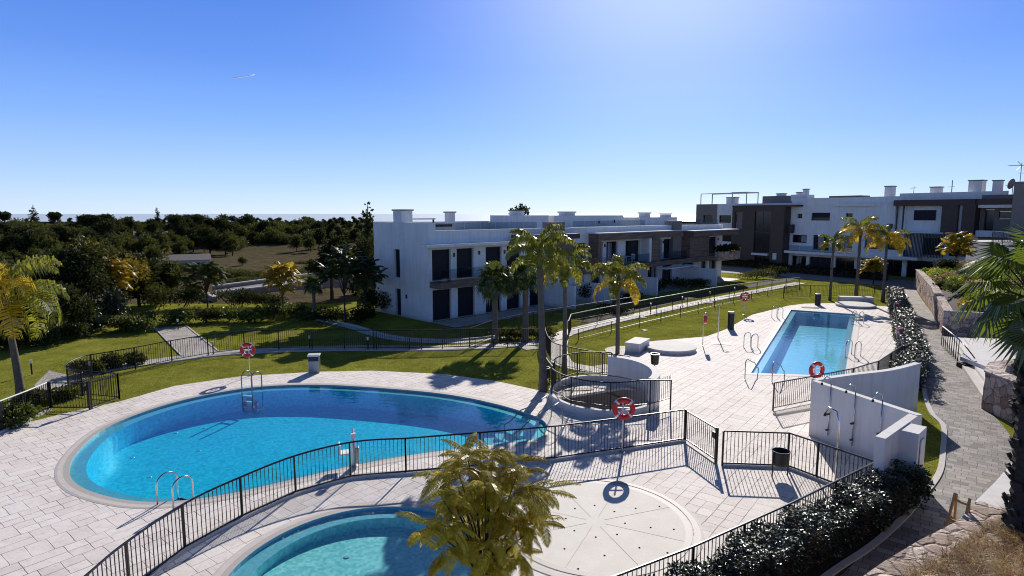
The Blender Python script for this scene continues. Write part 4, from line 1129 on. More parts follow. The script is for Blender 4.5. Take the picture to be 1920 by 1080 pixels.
h.box('roof', 'grey_roof', .0, 10.2, .3, 6.9, 6.0, 6.2); h.box('stair_house', 'white', -1.6, 6.4, 3.9, 6.8, 6.2, 7.35); h.chimney(-.4, .8, 4.1, 4.9, 7.35, 7.9); h.chimney(4.1, 5.4, 4.1, 4.9, 7.35, 7.78)
h.glass_rail(.8, 10.2, .5, 6.2, 7.1, 5)
h.box('parapet_cap', 'white', .75, 10.5, -.04, .34, 6.4, 6.46)
# balcony furniture
def balcony_set():
    base = HA + U1 * 23.2; n = Vector((-u1[1], u1[0])); b0 = base - n * .75
    rz = math.atan2(u1[1], u1[0])
    for k, dx in enumerate((-.95, .95)):
        p = b0 + U1 * dx; t = thing('balcony_chair', ['white chair left of the balcony table on the middle house', 'white chair right of the balcony table on the middle house'][k], 'chair', (p.x, p.y, 2.92), rz + (0 if k == 0 else PI), 'white balcony chairs')
        MB().box(-.22, .22, -.22, .22, .42, .46).build('seat', M['whitemetal'], t); MB().box(-.25, -.21, -.22, .22, .46, .92).build('backrest', M['whitemetal'], t)
        for sx in (-.2, .2):
            for sy in (-.2, .2): MB().bar((sx, sy, 0), (sx, sy, .42), .04, .04).build('leg', M['whitemetal'], t)
    t = thing('balcony_table', 'white table on the balcony of the middle house', 'table', (b0.x, b0.y, 2.92), rz)
    MB().box(-.45, .45, -.35, .35, .70, .74).build('tabletop', M['whitemetal'], t); MB().bar((0, 0, 0), (0, 0, .7), .1, .1).build('pedestal', M['whitemetal'], t)
balcony_set()

# ---- far three storey block
BO = Vector((45.5, 80.0)); a2 = R(147); u2 = Vector((math.sin(a2), math.cos(a2)))
f = House('apartment_block', 'far white three storey apartment block with dark brown bays', (BO.x, BO.y, 0), math.atan2(u2.y, u2.x))
zb = -.6
ops = [(-8.4, -7.65, 7.1, 7.75), (-6.3, -3.65, 6.8, 7.9), (-1.5, -.6, 7.25, 7.85), (-9.0, -6.8, 3.6, 4.75), (-5.85, -3.55, 2.7, 4.8), (-2.6, -.35, 2.7, 4.85), (1.2, 3.4, 2.75, 4.85), (4.0, 6.2, 2.75, 4.85),
       (-8.9, -6.7, zb, 1.75), (-6.2, -3.1, zb, 1.75), (-2.5, .05, zb, 1.85), (.9, 3.1, zb, 1.9), (3.7, 5.9, zb, 1.95), (6.4, 9.6, zb, 2.05), (8.0, 10.0, 2.8, 4.9), (6.85, 9.3, 7.0, 8.2), (10.8, 13.2, 2.8, 4.8)]
f.facade('front_wall', 'white', -9.4, 13.6, zb, 9.85, 0, .35, ops)
for i, o in enumerate(ops): f.window(*o, .22, mull=(1 if (o[1] - o[0]) > 1.9 and i not in (1, 15) else 0), curtain=(2 if i in (3,) else 1 if i in (4, 5, 8) else 0), shut=(.62 if i == 1 else 0), kind='shutter' if i in (9, 15) else 'window')
f.box('roof', 'grey_roof', -9.4, 13.6, .35, 12, 9.4, 9.6); f.box('parapet_cap', 'white', -9.45, 5.0, -.05, .4, 9.85, 9.92)
f.box('roof_parapet', 'white', 5.0, 15.9, .0, .35, 9.86, 10.25); f.box('roof_skylight', 'tan', -4.0, .2, .1, 2.5, 9.92, 10.15)
f.box('left_end_wall', 'white', -9.4, -9.05, .35, 12, zb, 9.85)
# raised frame on the upper storey
f.box('upper_frame', 'white', -2.95, 4.9, -.55, -.003, 8.75, 9.05); f.box('upper_frame', 'white', 2.75, 4.9, -.55, -.003, 5.6, 8.748)
f.box('first_ledge', 'white', -9.2, 8.2, -1.5, -.003, 2.15, 2.5); f.box('second_ledge', 'white', 2.3, 10.6, -1.3, -.003, 5.3, 5.58)
f.box('balcony_wall', 'white', 1.0, 6.5, -1.25, -1.1, 2.5, 3.3)
f.glass_rail(-9, 1.0, -1.3, 2.5, 3.3, 5)
for x in (4.4, 6.3): f.box('wall_lamp', 'frame', x - 2.2, x - 1.6, -.7, -.003, 5.9, 6.5)
# left brown bay with tall glazing
ob = [(-14.2, -11.5, 5.1, 8.15), (-14.2, -11.5, 2.0, 4.95), (-13.9, -11.4, zb, 1.55), (-17.7, -16.35, 5.4, 8.05)]
f.facade('brown_bay', 'brown', -18.2, -9.4, zb, 8.75, -1.6, .4, ob)
f.box('bay_return', 'brown', -9.8, -9.4, -1.2, .6, zb, 8.75); f.box('bay_cap', 'brown', -18.25, -7.6, -1.65, .3, 8.75, 9.0)
for o in ob[:3]: f.window(*o, -1.45, mull=1)
f.box('bay_inner', 'tan', -17.7, -16.35, -1.15, -1.0, 5.35, 8.1)
f.box('bay_ledge', 'white', -14.3, -11.6, -1.9, -1.603, 1.6, 1.9)
f.box('entrance_plate', 'whitemetal', -10.9, -10.3, -1.66, -1.603, 1.1, 2.0)
f.box('entrance_lintel', 'white', -18.1, -16.4, -1.9, -1.603, 1.5, 1.75)
pl = MB(); pl.box(-17.3, -14.9, -1.75, -1.603, -.1, .2); o = pl.build('slanted_light', M['whitemetal'], f.t); o.rotation_euler = (0, -R(14), 0); o.location = (.9, 0, -.1)
for x in (-1,): f.box('side_balcony', 'frame', -9.35, -8.7, -.9, -.003, 5.0, 6.2)
# right brown bay
f.box('right_brown_fascia', 'brown', 5.0, 13.5, -1.4, -.003, 8.72, 9.4); f.box('right_brown_wall', 'brown', 10.3, 11.9, -1.4, -.003, 5.62, 8.718); f.box('right_brown_wall', 'brown', 12.35, 13.6, -1.4, -.003, 5.3, 8.718)
f.box('white_gap', 'white', 11.902, 12.348, -.9, -.8, 5.6, 8.7)
for x in (5.35, 6.05): f.box('slim_column', 'frame', x, x + .14, -1.25, -1.1, 5.6, 8.71)
f.box('inner_panel', 'white', 6.3, 10.298, -.35, -.004, 5.6, 8.7); f.window(6.95, 9.35, 6.95, 8.2, -.42, kind='shutter')
# slatted screen
sl = MB()
for i in range(28): sl.box(6.6 + i * .155, 6.66 + i * .155, -1.55, -1.45, 2.6, 5.45)
sl.build('slat_screen', M['frame'], f.t)
f.box('third_ledge', 'brown', 13.5, 17.6, -1.2, -.003, 8.75, 9.4); f.box('right_white_lintel', 'white', 13.7, 17.4, -1.1, -.003, 8.4, 8.74)
f.facade('right_wall', 'tan', 13.6, 17.5, zb, 9.85, .05, .3, [(14.0, 14.9, 5.5, 8.2), (15.3, 16.4, 7.2, 8.0)]); f.window(14.0, 14.9, 5.5, 8.2, .2); f.window(15.3, 16.4, 7.2, 8.0, .2)
f.box('right_balcony', 'white', 13.7, 17.4, -1.1, -.9, 5.2, 5.9)
f.box('taupe_end', 'tan', 17.5, 24.0, -3.4, 9, zb, 10.9); f.box('taupe_cap', 'tan', 17.4, 24.1, -3.5, 9.1, 10.9, 11.05)
# left taupe part with white neighbour
f.facade('taupe_part', 'tan', -26.6, -22.3, zb, 9.3, 0, .3, [(-25.1, -23.2, 6.3, 7.5), (-25.1, -23.2, 3.3, 4.5)]); f.window(-25.1, -23.2, 6.3, 7.5, .2); f.window(-25.1, -23.2, 3.3, 4.5, .2)
ow = [(-21.9, -19.6, 6.3, 7.5), (-18.9, -18.25, 6.4, 7.6), (-21.5, -19.4, 3.3, 4.6), (-18.9, -18.3, 3.3, 4.7)]
f.facade('left_white_wall', 'white', -22.3, -9.41, zb, 9.3, 0, .3, ow)
for o in ow: f.window(*o, .2)
f.box('left_roof', 'grey_roof', -26.6, -9.41, .3, 9, 9.0, 9.15); f.box('left_side_wall', 'tan', -26.6, -26.3, .3, 9, zb, 9.3)
f.box('roof_house', 'tan', -15.2, -10.4, 1.5, 5, 9.15, 10.4); f.box('roof_house', 'white', -10.2, -8.4, 1.0, 4, 9.6, 10.5); f.box('low_ledge', 'white', -22.3, -18.4, -1.3, -.003, 2.2, 2.5)
f.chimney(-21.8, -20.2, 1.5, 2.5, 9.15, 10.4); f.chimney(-13.2, -12.2, 2, 3, 10.4, 10.8); f.chimney(-8.5, -7.9, 1.2, 1.8, 9.6, 11.3); f.chimney(-10.0, -9.3, 2, 3, 10.5, 10.9)
f.chimney(2.6, 3.5, 1.2, 2.2, 9.6, 11.3); f.chimney(7.9, 8.9, 1.0, 2.0, 9.6, 11.0); f.chimney(11.9, 13.2, .8, 2.0, 9.6, 11.6); f.chimney(14.2, 14.95, .8, 1.6, 9.6, 11.5)
pgl = MB()
for x in (-26.2, -23.9, -20, -17.4): pgl.box(x, x + .1, .5, .6, 9.3, 10.95)
for x in (-26.2, -17.4): pgl.box(x, x + .1, 3.4, 3.5, 9.15, 10.95)
for y in (.5, 3.4): pgl.box(-26.2, -17.26, y, y + .1, 10.96, 11.06)
pgl.build('pergola', M['dullsteel'], f.t); f.box('pergola_cover', 'whitemetal', -20.1, -17.3, .4, 3.6, 11.07, 11.13)
# aerial and dish
def local_b(x, y, z):
    n = Vector((-u2.y, u2.x)); p = BO + u2 * x + n * y; return (p.x, p.y, z)
t = thing('television_aerial', 'tall television aerial on the right roof above the dish', 'aerial', local_b(16.6, 1.0, 9.85))
b = MB(); b.tube([(0, 0, 0), (0, 0, 3.4)], .035, 6); b.build('mast', M['dullsteel'], t)
b = MB(); b.bar((-1.4, 0, 3.1), (.3, 0, 3.1), .05, .05)
for k in range(7): b.bar((-1.3 + .22 * k, -.3, 3.1), (-1.3 + .22 * k, .3, 3.1), .025, .025)
b.bar((0, 0, 3.1), (-.5, 0, 3.6), .04, .04); b.bar((0, 0, 3.1), (-.5, 0, 2.6), .04, .04); b.bar((-.3, 0, 2.3), (.35, 0, 2.3), .04, .04); b.build('boom', M['dullsteel'], t)
t = thing('satellite_dish', 'pale satellite dish on the roof edge beside the tall aerial', 'satellite dish', local_b(16.2, .4, 10.35), R(200))
b = MB(); b.lathe([(.62 * math.sin(a), .30 * (1 - math.cos(a))) for a in [i * .2 for i in range(7)]], (0, 0, 0), 24)
o = b.build('dish', M['tan'], t, smooth=True); o.rotation_euler = (R(75), 0, 0); o.location = (0, 0, .6)
MB().tube([(0, 0, -.5), (0, 0, .6)], .04, 6).build('mast', M['dullsteel'], t); MB().tube([(0, -.1, .2), (0, -.75, .55)], .02, 6).build('feed_arm', M['dullsteel'], t)
for x, lab in ((5.9, 'small aerial near the middle chimneys of the far block'), (10.0, 'slim flue with a small aerial left of the broad chimney')):
    t = thing('television_aerial', lab, 'aerial', local_b(x, 1.5, 9.6)); MB().tube([(0, 0, 0), (0, 0, 1.5 if x < 8 else 2.1)], .05 if x > 8 else .03, 6).build('mast', M['dullsteel'], t); MB().bar((-.5, 0, 1.3), (.3, 0, 1.35), .05, .05).build('boom', M['dullsteel'], t)
# dark planter wall and low wall in front of the block
n2 = Vector((-u2.y, u2.x))
def low_wall(label, x0, x1, y, h, mat, z0=-.1, th=.25):
    p = BO + u2 * x0 + n2 * y; t = thing('garden_wall', label, 'wall', (p.x, p.y, 0), math.atan2(u2.y, u2.x))
    MB().box(0, x1 - x0, 0, th, z0, h).build('wall', M[mat], t); MB().box(-.03, x1 - x0 + .03, -.03, th + .03, h, h + .06).build('coping', M['kerb'], t)
low_wall('low grey garden wall in front of the far block', -8, 6.5, -5.2, .55, 'tan')
low_wall('grey ground floor wall at the right of the far block', 10.2, 16.5, -2.2, 2.0, 'tan')

# ------------------------------------------------------------------ right slope, stone walls, stairs
def stone_wall(label, pts, tops, th=.45, mat='stone', cap=.06, capmat='stone_cap', z0=-.1):
    t = thing('stone_wall', label, 'wall', (pts[0][0], pts[0][1], 0))
    a = offset_line(pts, th / 2); b = offset_line(pts, -th / 2); n = len(a); m = MB()
    def L(p, z): return (p[0] - pts[0][0], p[1] - pts[0][1], z)
    # several rows so that the face can be uneven
    rows = 5
    sub = []
    for i in range(n - 1):
        k = max(1, int((Vector(a[i + 1]) - Vector(a[i])).length / .35))
        for j in range(k): sub.append((i, j / k))
    sub.append((n - 2, 1.0)); r2 = random.Random(len(label))
    def at(q, i, f): return (q[i][0] + (q[i + 1][0] - q[i][0]) * f, q[i][1] + (q[i + 1][1] - q[i][1]) * f)
    Pa, Pb, Pc = [], [], []
    for k in range(rows + 1):
        ra, rb = [], []
        for i, fr_ in sub:
            zt = tops[i] + (tops[i + 1] - tops[i]) * fr_; z = z0 + (zt - z0) * k / rows; j = .035 if 0 < k < rows else .0
            pa, pb = at(a, i, fr_), at(b, i, fr_)
            ra.append(L((pa[0] + r2.uniform(-j, j), pa[1] + r2.uniform(-j, j)), z)); rb.append(L((pb[0] + r2.uniform(-j, j), pb[1] + r2.uniform(-j, j)), z))
        Pa.append(ra); Pb.append(rb)
    N = len(sub)
    for P in (Pa, Pb):
        v0 = len(m.v); m.v += [p for r_ in P for p in r_]
        for k in range(rows):
            for i in range(N - 1): m.f.append((v0 + k * N + i, v0 + k * N + i + 1, v0 + (k + 1) * N + i + 1, v0 + (k + 1) * N + i))
    for i in range(N - 1): m.quad(Pa[-1][i], Pa[-1][i + 1], Pb[-1][i + 1], Pb[-1][i])
    for e in (0, N - 1):
        for k in range(rows): m.quad(Pa[k][e], Pb[k][e], Pb[k + 1][e], Pa[k + 1][e])
    m.build('wall', M[mat], t, recalc=True)
    if cap:
        c = MB(); ca = offset_line(pts, th / 2 + .04); cb = offset_line(pts, -th / 2 - .04)
        for i in range(n - 1):
            za, zc = tops[i] + .003, tops[i + 1] + .003
            A0, A1, B0, B1 = ca[i], ca[i + 1], cb[i], cb[i + 1]
            c.quad(L(A0, za + cap), L(A1, zc + cap), L(B1, zc + cap), L(B0, za + cap)); c.quad(L(A0, za), L(A1, zc), L(A1, zc + cap), L(A0, za + cap)); c.quad(L(B1, zc), L(B0, za), L(B0, za + cap), L(B1, zc + cap))
            if i == 0: c.quad(L(A0, za), L(A0, za + cap), L(B0, za + cap), L(B0, za))
            if i == n - 2: c.quad(L(A1, zc), L(B1, zc), L(B1, zc + cap), L(A1, zc + cap))
        c.build('coping', M[capmat], t, recalc=True)
    return t
stone_wall('long brown stone retaining wall beside the far walk', [(43.3, 64.0), (34.9, 49.4), (28.0, 38.2), (31.5, 36.4), (36, 35.0)], [1.85, 1.75, 1.55, 1.55, 1.6])
stone_wall('thick brown rubble stone wall below the fan palm', [(26.0, 26.5), (20.3, 24.6), (19.2, 23.4), (19.0, 21.2), (20.5, 19.0)], [1.55, 1.5, 1.5, 1.5, 1.5], th=.6)
nw = [G(px + 34, py + 8, .95).xy for px, py in [(1560, 1130), (1650, 1062), (1720, 1022), (1790, 985), (1830, 945)]]
stone_wall('low rubble stone wall under dry grasses at the bottom right', [tuple(p) for p in nw], [.9, .9, .95, .95, .95], th=.5, cap=.07)
nw2 = [G(px + 22, py + 8, .98).xy for px, py in [(1832, 943), (1868, 905), (1898, 868), (1935, 820)]]
t = stone_wall('white capped low wall beside the palm trunk', [tuple(p) for p in nw2], [.95, .95, .95, .95], th=.45, mat='white_pool', capmat='white_pool')
# planted bank : one sheet climbing to the right of the walls
bank = MB()
def bank_strip(rowA, rowB):
    n0 = len(bank.v); n = len(rowA); bank.v += rowA + rowB
    bank.f += [(n0 + i, n0 + n + i, n0 + n + i + 1, n0 + i + 1) for i in range(n - 1)]
bA = [(43.6, 63.8, 1.5), (38.6, 55.4, 1.5), (35.2, 49.2, 1.5), (31.5, 43.0, 1.4), (28.3, 38.2, 1.4), (31.6, 36.6, 1.4)]
bB = [(47, 62, 2.6), (43, 54, 2.7), (40.5, 48, 2.8), (38, 43, 2.8), (36.4, 38.2, 2.8), (36.4, 36.0, 2.7)]
bC = [(58, 60, 3.0), (56, 52, 3.2), (54, 47, 3.4), (52, 42, 3.6), (50, 38, 3.6), (50, 34, 3.6)]
bank_strip(bA, bB); bank_strip(bB, bC)
tag(bank.build('planted_bank', M['soil'], smooth=True), kind='structure')
bank = MB()
r0 = [(p.x, p.y, .88) for p in [Vector((q[0], q[1])) for q in nw + nw2]]
r0 = [(3.0, 5.2, .88)] + r0
r1 = [(p[0] + 1.6, p[1] - .8, 1.5) for p in r0]; r2_ = [(p[0] + 4.5, p[1] - 2.2, 2.7) for p in r0]; r3 = [(p[0] + 9, p[1] - 4, 3.6) for p in r0]
bank_strip(r1, r0); bank_strip(r2_, r1); bank_strip(r3, r2_)
tag(bank.build('near_bank', M['soil'], smooth=True), kind='structure')
# raised landing with white steps
sA = G(1767, 635).xy; sB = G(1841, 748).xy; sd_ = (sB - sA).normalized(); sn = Vector((-sd_.y, sd_.x));
if sn.x < 0: sn = -sn
t = thing('garden_steps', 'broad white steps rising from the walk to the landing', 'steps', (sA.x, sA.y, 0))
for k in range(3):
    a = sA + sn * (.42 * k) + sd_ * (.9 * k); e = sB + sn * (.42 * k)
    bq = [a, e, e + sn * 8, a + sn * 8]
    MB().prism([p.to_tuple() for p in bq], -.05 + .16 * k + (.05 if k == 0 else 0), .16 * (k + 1)).build('step', M['white_pool'], t, local=False)
ld = [G(1800, 668, .5).xy, G(1856, 690, .5).xy, G(1960, 760, .5).xy, G(1980, 640, .5).xy, G(1830, 633, .5).xy]
tag(MB().prism([tuple(p) for p in ld], .30, .50).build('landing', M['white_pool']), kind='structure')
t = thing('step_railing', 'black stair railing with a bright top rail beside the white steps', 'railing', (sA.x, sA.y, 0))
rp = [G(1768, 612, 1.25), G(1779, 621, 1.25), G(1799, 637, 1.25)]
rail = [Vector((p.x, p.y, z)) for p, z in zip(rp, (1.25, 1.25, 1.25))]
Lc = t.location
MB().tube([p - Lc for p in rail], .035, 8).build('top_rail', M['whitemetal'], t, smooth=True)
for i in range(9):
    f_ = i / 8; p = rail[0].lerp(rail[2], f_); MB().bar((p.x - Lc.x, p.y - Lc.y, .1), (p.x - Lc.x, p.y - Lc.y, 1.25), .03, .03).build('baluster', M['black'], t)
r2p = [rail[2], Vector((*G(1815, 655, .95).xy, .95)), Vector((*G(1828, 672, .6).xy, .6))]
MB().tube([p - Lc for p in r2p], .03, 6).build('lower_rail', M['black'], t, smooth=True)
MB().box(-.3, .3, -.3, .3, 0, .22).build('footing', M['bin'], t).location = (r2p[1].x - Lc.x, r2p[1].y - Lc.y, 0)
# upper right terrace wall with railing
tw = [(45.6, 60.5), (43.6, 55.0), (40.9, 47.0), (38.8, 40.0)]
t = thing('terrace_wall', 'white sunlit retaining wall of the upper terrace at the right edge', 'wall', (tw[0][0], tw[0][1], 0))
m = MB()
tz = [5.15, 5.1, 4.95, 4.8]
for i in range(3):
    (x0, y0), (x1, y1) = tw[i], tw[i + 1]; L = t.location
    m.quad((x0 - L.x, y0 - L.y, 1.5), (x1 - L.x, y1 - L.y, 1.5), (x1 - L.x, y1 - L.y, tz[i + 1]), (x0 - L.x, y0 - L.y, tz[i]))
    m.quad((x0 - L.x, y0 - L.y, tz[i]), (x1 - L.x, y1 - L.y, tz[i + 1]), (x1 - L.x + 14, y1 - L.y, tz[i + 1]), (x0 - L.x + 14, y0 - L.y, tz[i]))
m.build('wall', M['white_pool'], t)
fz = lambda x, y: 4.8 + (y - 40) * .018
fence('terrace_fence', 'black bar fence on top of the sunlit terrace wall', [(50.0, 57.0), (43.8, 55.1), (41.1, 47.0), (39.0, 40.0)], z=fz, post=2.2, kerb=False, gap=.2, thick=1.4)

# ------------------------------------------------------------------ concrete ramp and wall beyond the garden on the left
rd = [G(400, 546, -.6).xy, G(560, 524, -.6).xy, G(720, 503, -.6).xy]; rn = [G(410, 563, -.6).xy, G(560, 543, -.6).xy, G(730, 520, -.6).xy]
path('service_road', M['road'], [tuple(p) for p in rd], [tuple(p) for p in rn], -.45)
def slab_wall(label, pts, z0, z1, mat='tan', th=.35, cap=True):
    t = thing('concrete_wall', label, 'wall', (pts[0][0], pts[0][1], 0)); L = t.location
    a = offset_line(pts, th / 2); b = offset_line(pts, -th / 2); m = MB()
    for i in range(len(pts) - 1):
        q = [(a[i][0] - L.x, a[i][1] - L.y), (a[i + 1][0] - L.x, a[i + 1][1] - L.y), (b[i + 1][0] - L.x, b[i + 1][1] - L.y), (b[i][0] - L.x, b[i][1] - L.y)]
        m.prism(q, z0, z1)
    m.build('wall', M[mat], t)
    if cap:
        c = MB()
        a = offset_line(pts, th / 2 + .05); b = offset_line(pts, -th / 2 - .05)
        for i in range(len(pts) - 1):
            q = [(a[i][0] - L.x, a[i][1] - L.y), (a[i + 1][0] - L.x, a[i + 1][1] - L.y), (b[i + 1][0] - L.x, b[i + 1][1] - L.y), (b[i][0] - L.x, b[i][1] - L.y)]
            c.prism(q, z1 + .002, z1 + .12)
        c.build('coping', M['kerb'], t)
slab_wall('far grey parapet of the service road', [tuple(p) for p in rd], -.6, -.1)
slab_wall('near grey parapet of the service road', [tuple(p) for p in rn], -2.5, .15)
c0 = G(362, 547, -.2).xy; c1 = G(404, 577, -.6).xy
slab_wall('grey concrete end wall at the left of the service road', [tuple(c0), tuple(c1)], -2.5, .3)
tf = [G(330, 556, -.5).xy, G(372, 560, -.5).xy]
t = thing('timber_fence', 'weathered board fence beside the grey end wall', 'fence', (tf[0].x, tf[0].y, -.6)); m = MB(); d = tf[1] - tf[0]
for i in range(16):
    p = d * (i / 15); m.bar((p.x, p.y, 0), (p.x, p.y, 1.5 + .1 * math.sin(i * 3)), .16, .03)
m.build('boards', M['wood'], t)
# thin aircraft trail high in the sky
o = MB()
t0 = cam.matrix_world
def skyp(px, py, D):
    x = (px - 960) / FOC; y = (540 - py) / FOC; c, s = math.cos(PITCH), math.sin(PITCH)
    return Vector((x * D, (c + y * s) * D, EYE + (-s + y * c) * D))
a, b = skyp(434, 147, 9000), skyp(478, 140, 9400)
o.tube([a, a.lerp(b, .3), a.lerp(b, .75), b], [4, 9, 8, 2], 8)
tag(o.build('contrail', M['contrail'], smooth=True), 'short white aircraft trail in the left of the sky', 'contrail')
# ------------------------------------------------------------------ vegetation
def rot_frame(d, roll=0.0):
    d = Vector(d).normalized(); ref = Vector((0, 0, 1)) if abs(d.z) < .95 else Vector((1, 0, 0))
    x = d.cross(ref).normalized(); y = x.cross(d)
    return x * math.cos(roll) + y * math.sin(roll), d, -x * math.sin(roll) + y * math.cos(roll)

def leaf(mb, p, d, w, l, roll, fold=.25):
    """bent pointed leaf from p along d"""
    x, d, n = rot_frame(d, roll); p = Vector(p)
    m = p + d * (l * .5) + n * (l * fold * .3); e = p + d * l - n * (l * fold * .2)
    k = len(mb.v); mb.v += [tuple(p), tuple(m + x * (w / 2)), tuple(e), tuple(m - x * (w / 2))]
    mb.f += [(k, k + 1, k + 2), (k, k + 2, k + 3)]

def rdir(r):
    z = r.uniform(-1, 1); a = r.uniform(0, 2 * PI); s = math.sqrt(1 - z * z)
    return Vector((s * math.cos(a), s * math.sin(a), z))

def cloud(mb, blobs, n, size, r, shell=.45, up=.15):
    """leaves through the volume of several lumpy blobs"""
    wts = [b[1][0] * b[1][1] * b[1][2] for b in blobs]
    for _ in range(n):
        c, rad = r.choices(blobs, wts)[0]
        d = rdir(r); f = r.random() ** shell
        f *= .86 + .22 * math.sin(d.x * 5 + c[0] * 3) * math.sin(d.y * 6 + c[1]) + .1 * math.sin(d.z * 9 + c[2])
        p = Vector((c[0] + d.x * rad[0] * f, c[1] + d.y * rad[1] * f, c[2] + d.z * rad[2] * f))
        q = (d * .7 + rdir(r)); q.z += up
        s = size * r.uniform(.6, 1.35); leaf(mb, p, q, s * .62, s, r.uniform(0, 2 * PI))

def trunk_mb(pts, rads, seg=9, ring_amp=0.0, ring_n=3):
    m = MB()
    if ring_amp:
        P, Q = [], []
        L = [Vector(p) for p in pts]
        for i in range(len(L) - 1):
            for j in range(ring_n * 2):
                t = j / (ring_n * 2); P.append(L[i].lerp(L[i + 1], t)); Q.append((rads[i] + (rads[i + 1] - rads[i]) * t) * (1 + (ring_amp if j % 2 else -ring_amp)))
        P.append(L[-1]); Q.append(rads[-1]); pts, rads = P, Q
    return m.tube(pts, rads, seg)

def frond_curve(az, el, L, droop, n=9):
    """points of a midrib that starts at elevation el and bows down"""
    p = Vector((0, 0, 0)); out = [p.copy()]; e = el
    for i in range(n):
        st = L / n; e -= droop / n * (0.5 + 1.1 * i / n)
        p = p + Vector((math.cos(az) * math.cos(e), math.sin(az) * math.cos(e), math.sin(e))) * st; out.append(p.copy())
    return out

def pinnate(mb, base, az, el, L, droop, r, nl=30, ll=.5, w=.035, hang=.55, start=.16, rib=None):
    pts = [Vector(base) + p for p in frond_curve(az, el, L, droop)]
    (rib or mb).tube(pts, [.022 * (1 - .8 * i / (len(pts) - 1)) + .004 for i in range(len(pts))], 4, caps=False)
    n = len(pts) - 1
    for i in range(nl):
        f = start + (1 - start) * (i + .5) / nl; k = min(n - 1, int(f * n)); p = pts[k].lerp(pts[k + 1], f * n - k); d = (pts[k + 1] - pts[k]).normalized()
        side = d.cross(Vector((0, 0, 1)));
        side = side.normalized() if side.length > .05 else Vector((math.sin(az), -math.cos(az), 0))
        lw = ll * (math.sin(PI * min(1, .18 + f * .86)) ** .6) * r.uniform(.85, 1.1)
        for s in (-1, 1):
            q = (side * s * .85 + d * .5 + Vector((0, 0, r.uniform(-.1, .45)))).normalized()
            a = p + q * lw * .5; e = a + (q * .5 + Vector((0, 0, -hang * r.uniform(.7, 1.4)))).normalized() * lw * .55
            up = Vector((0, 0, 1)); wv = d * w
            v0 = len(mb.v); mb.v += [tuple(p - wv * .4), tuple(p + wv * .4), tuple(a + wv * .6), tuple(e), tuple(a - wv * .6)]
            mb.f += [(v0, v0 + 1, v0 + 2, v0 + 4), (v0 + 4, v0 + 2, v0 + 3)]

def queen_palm(name, label, h, seed, lean=(0, 0), scale=1.0, nf=15, gold=3, r0=.16, group='queen palms around the pools', mat='queen', droop=108, gold_side=None):
    r = random.Random(seed)
    t = thing('palm_tree', label, 'palm tree', (0, 0, 0), 0, group)
    pts = [(lean[0] * (i / 6) ** 1.5, lean[1] * (i / 6) ** 1.5, h * i / 6) for i in range(7)]
    rads = [r0 * 1.25, r0 * 1.0, r0 * .92, r0 * .86, r0 * .8, r0 * .78, r0 * .7]
    trunk_mb(pts, rads, 10, .035, 4).build('trunk', M['bark'], t, smooth=True)
    top = Vector(pts[-1])
    sh = MB(); sh.tube([top + Vector((0, 0, -.05)), top + Vector((0, 0, .25)), top + Vector((0, 0, .6)), top + Vector((0, 0, .85))], [r0 * .8, r0 * 1.05, r0 * .7, r0 * .25], 9); sh.build('crownshaft', M['shrub'], t, smooth=True)
    g = MB(); b = MB()
    for i in range(nf):
        f = i / (nf - 1); a = i * 2.399963 + r.uniform(-.2, .2); el = R(82) - f * R(66) + r.uniform(-.1, .1)
        m = b if (i < nf - gold) else g
        if gold_side is not None: m = g if math.cos(a - gold_side) > .0 else b
        pinnate(m, top + Vector((0, 0, .62 - .3 * f)), a, el, scale * r.uniform(2.1, 2.6), R(droop) + f * R(35), r, nl=48, ll=.74 * scale, w=.05, hang=1.8)
    b.build('crown', M[mat], t)
    if gold: g.build('golden_fronds', M['queen_gold'], t)  # gold leaf colour; on the far palms it paints in sunlit fronds
    return t

def fan_leaf(mb, p, d, r, R_=.75, nseg=26, spread=R(280), cup=.25, droop=.35, w=1.0):
    x, d, n = rot_frame(d, r.uniform(-.3, .3)); p = Vector(p)
    if n.z < 0: x, n = -x, -n
    for i in range(nseg):
        a = -spread / 2 + spread * (i + .5) / nseg
        q = (d * math.cos(a) + x * math.sin(a)); L = R_ * (1 - .28 * abs(a) / (spread / 2)) * r.uniform(.92, 1.05)
        wd = spread / nseg * L * .34 * w; t = n.cross(q).normalized() * wd
        m = p + q * L * .55 + n * (cup * L * .25); e = p + q * L + n * (-droop * L * r.uniform(.5, 1.3)) * .6 + Vector((0, 0, -droop * L * .4))
        k = len(mb.v); z = n * (wd * .5)
        mb.v += [tuple(p), tuple(m + t - z * 0), tuple(m + z), tuple(m - t), tuple(e)]
        mb.f += [(k, k + 1, k + 2), (k, k + 2, k + 3), (k + 1, k + 4, k + 2), (k + 2, k + 4, k + 3)]

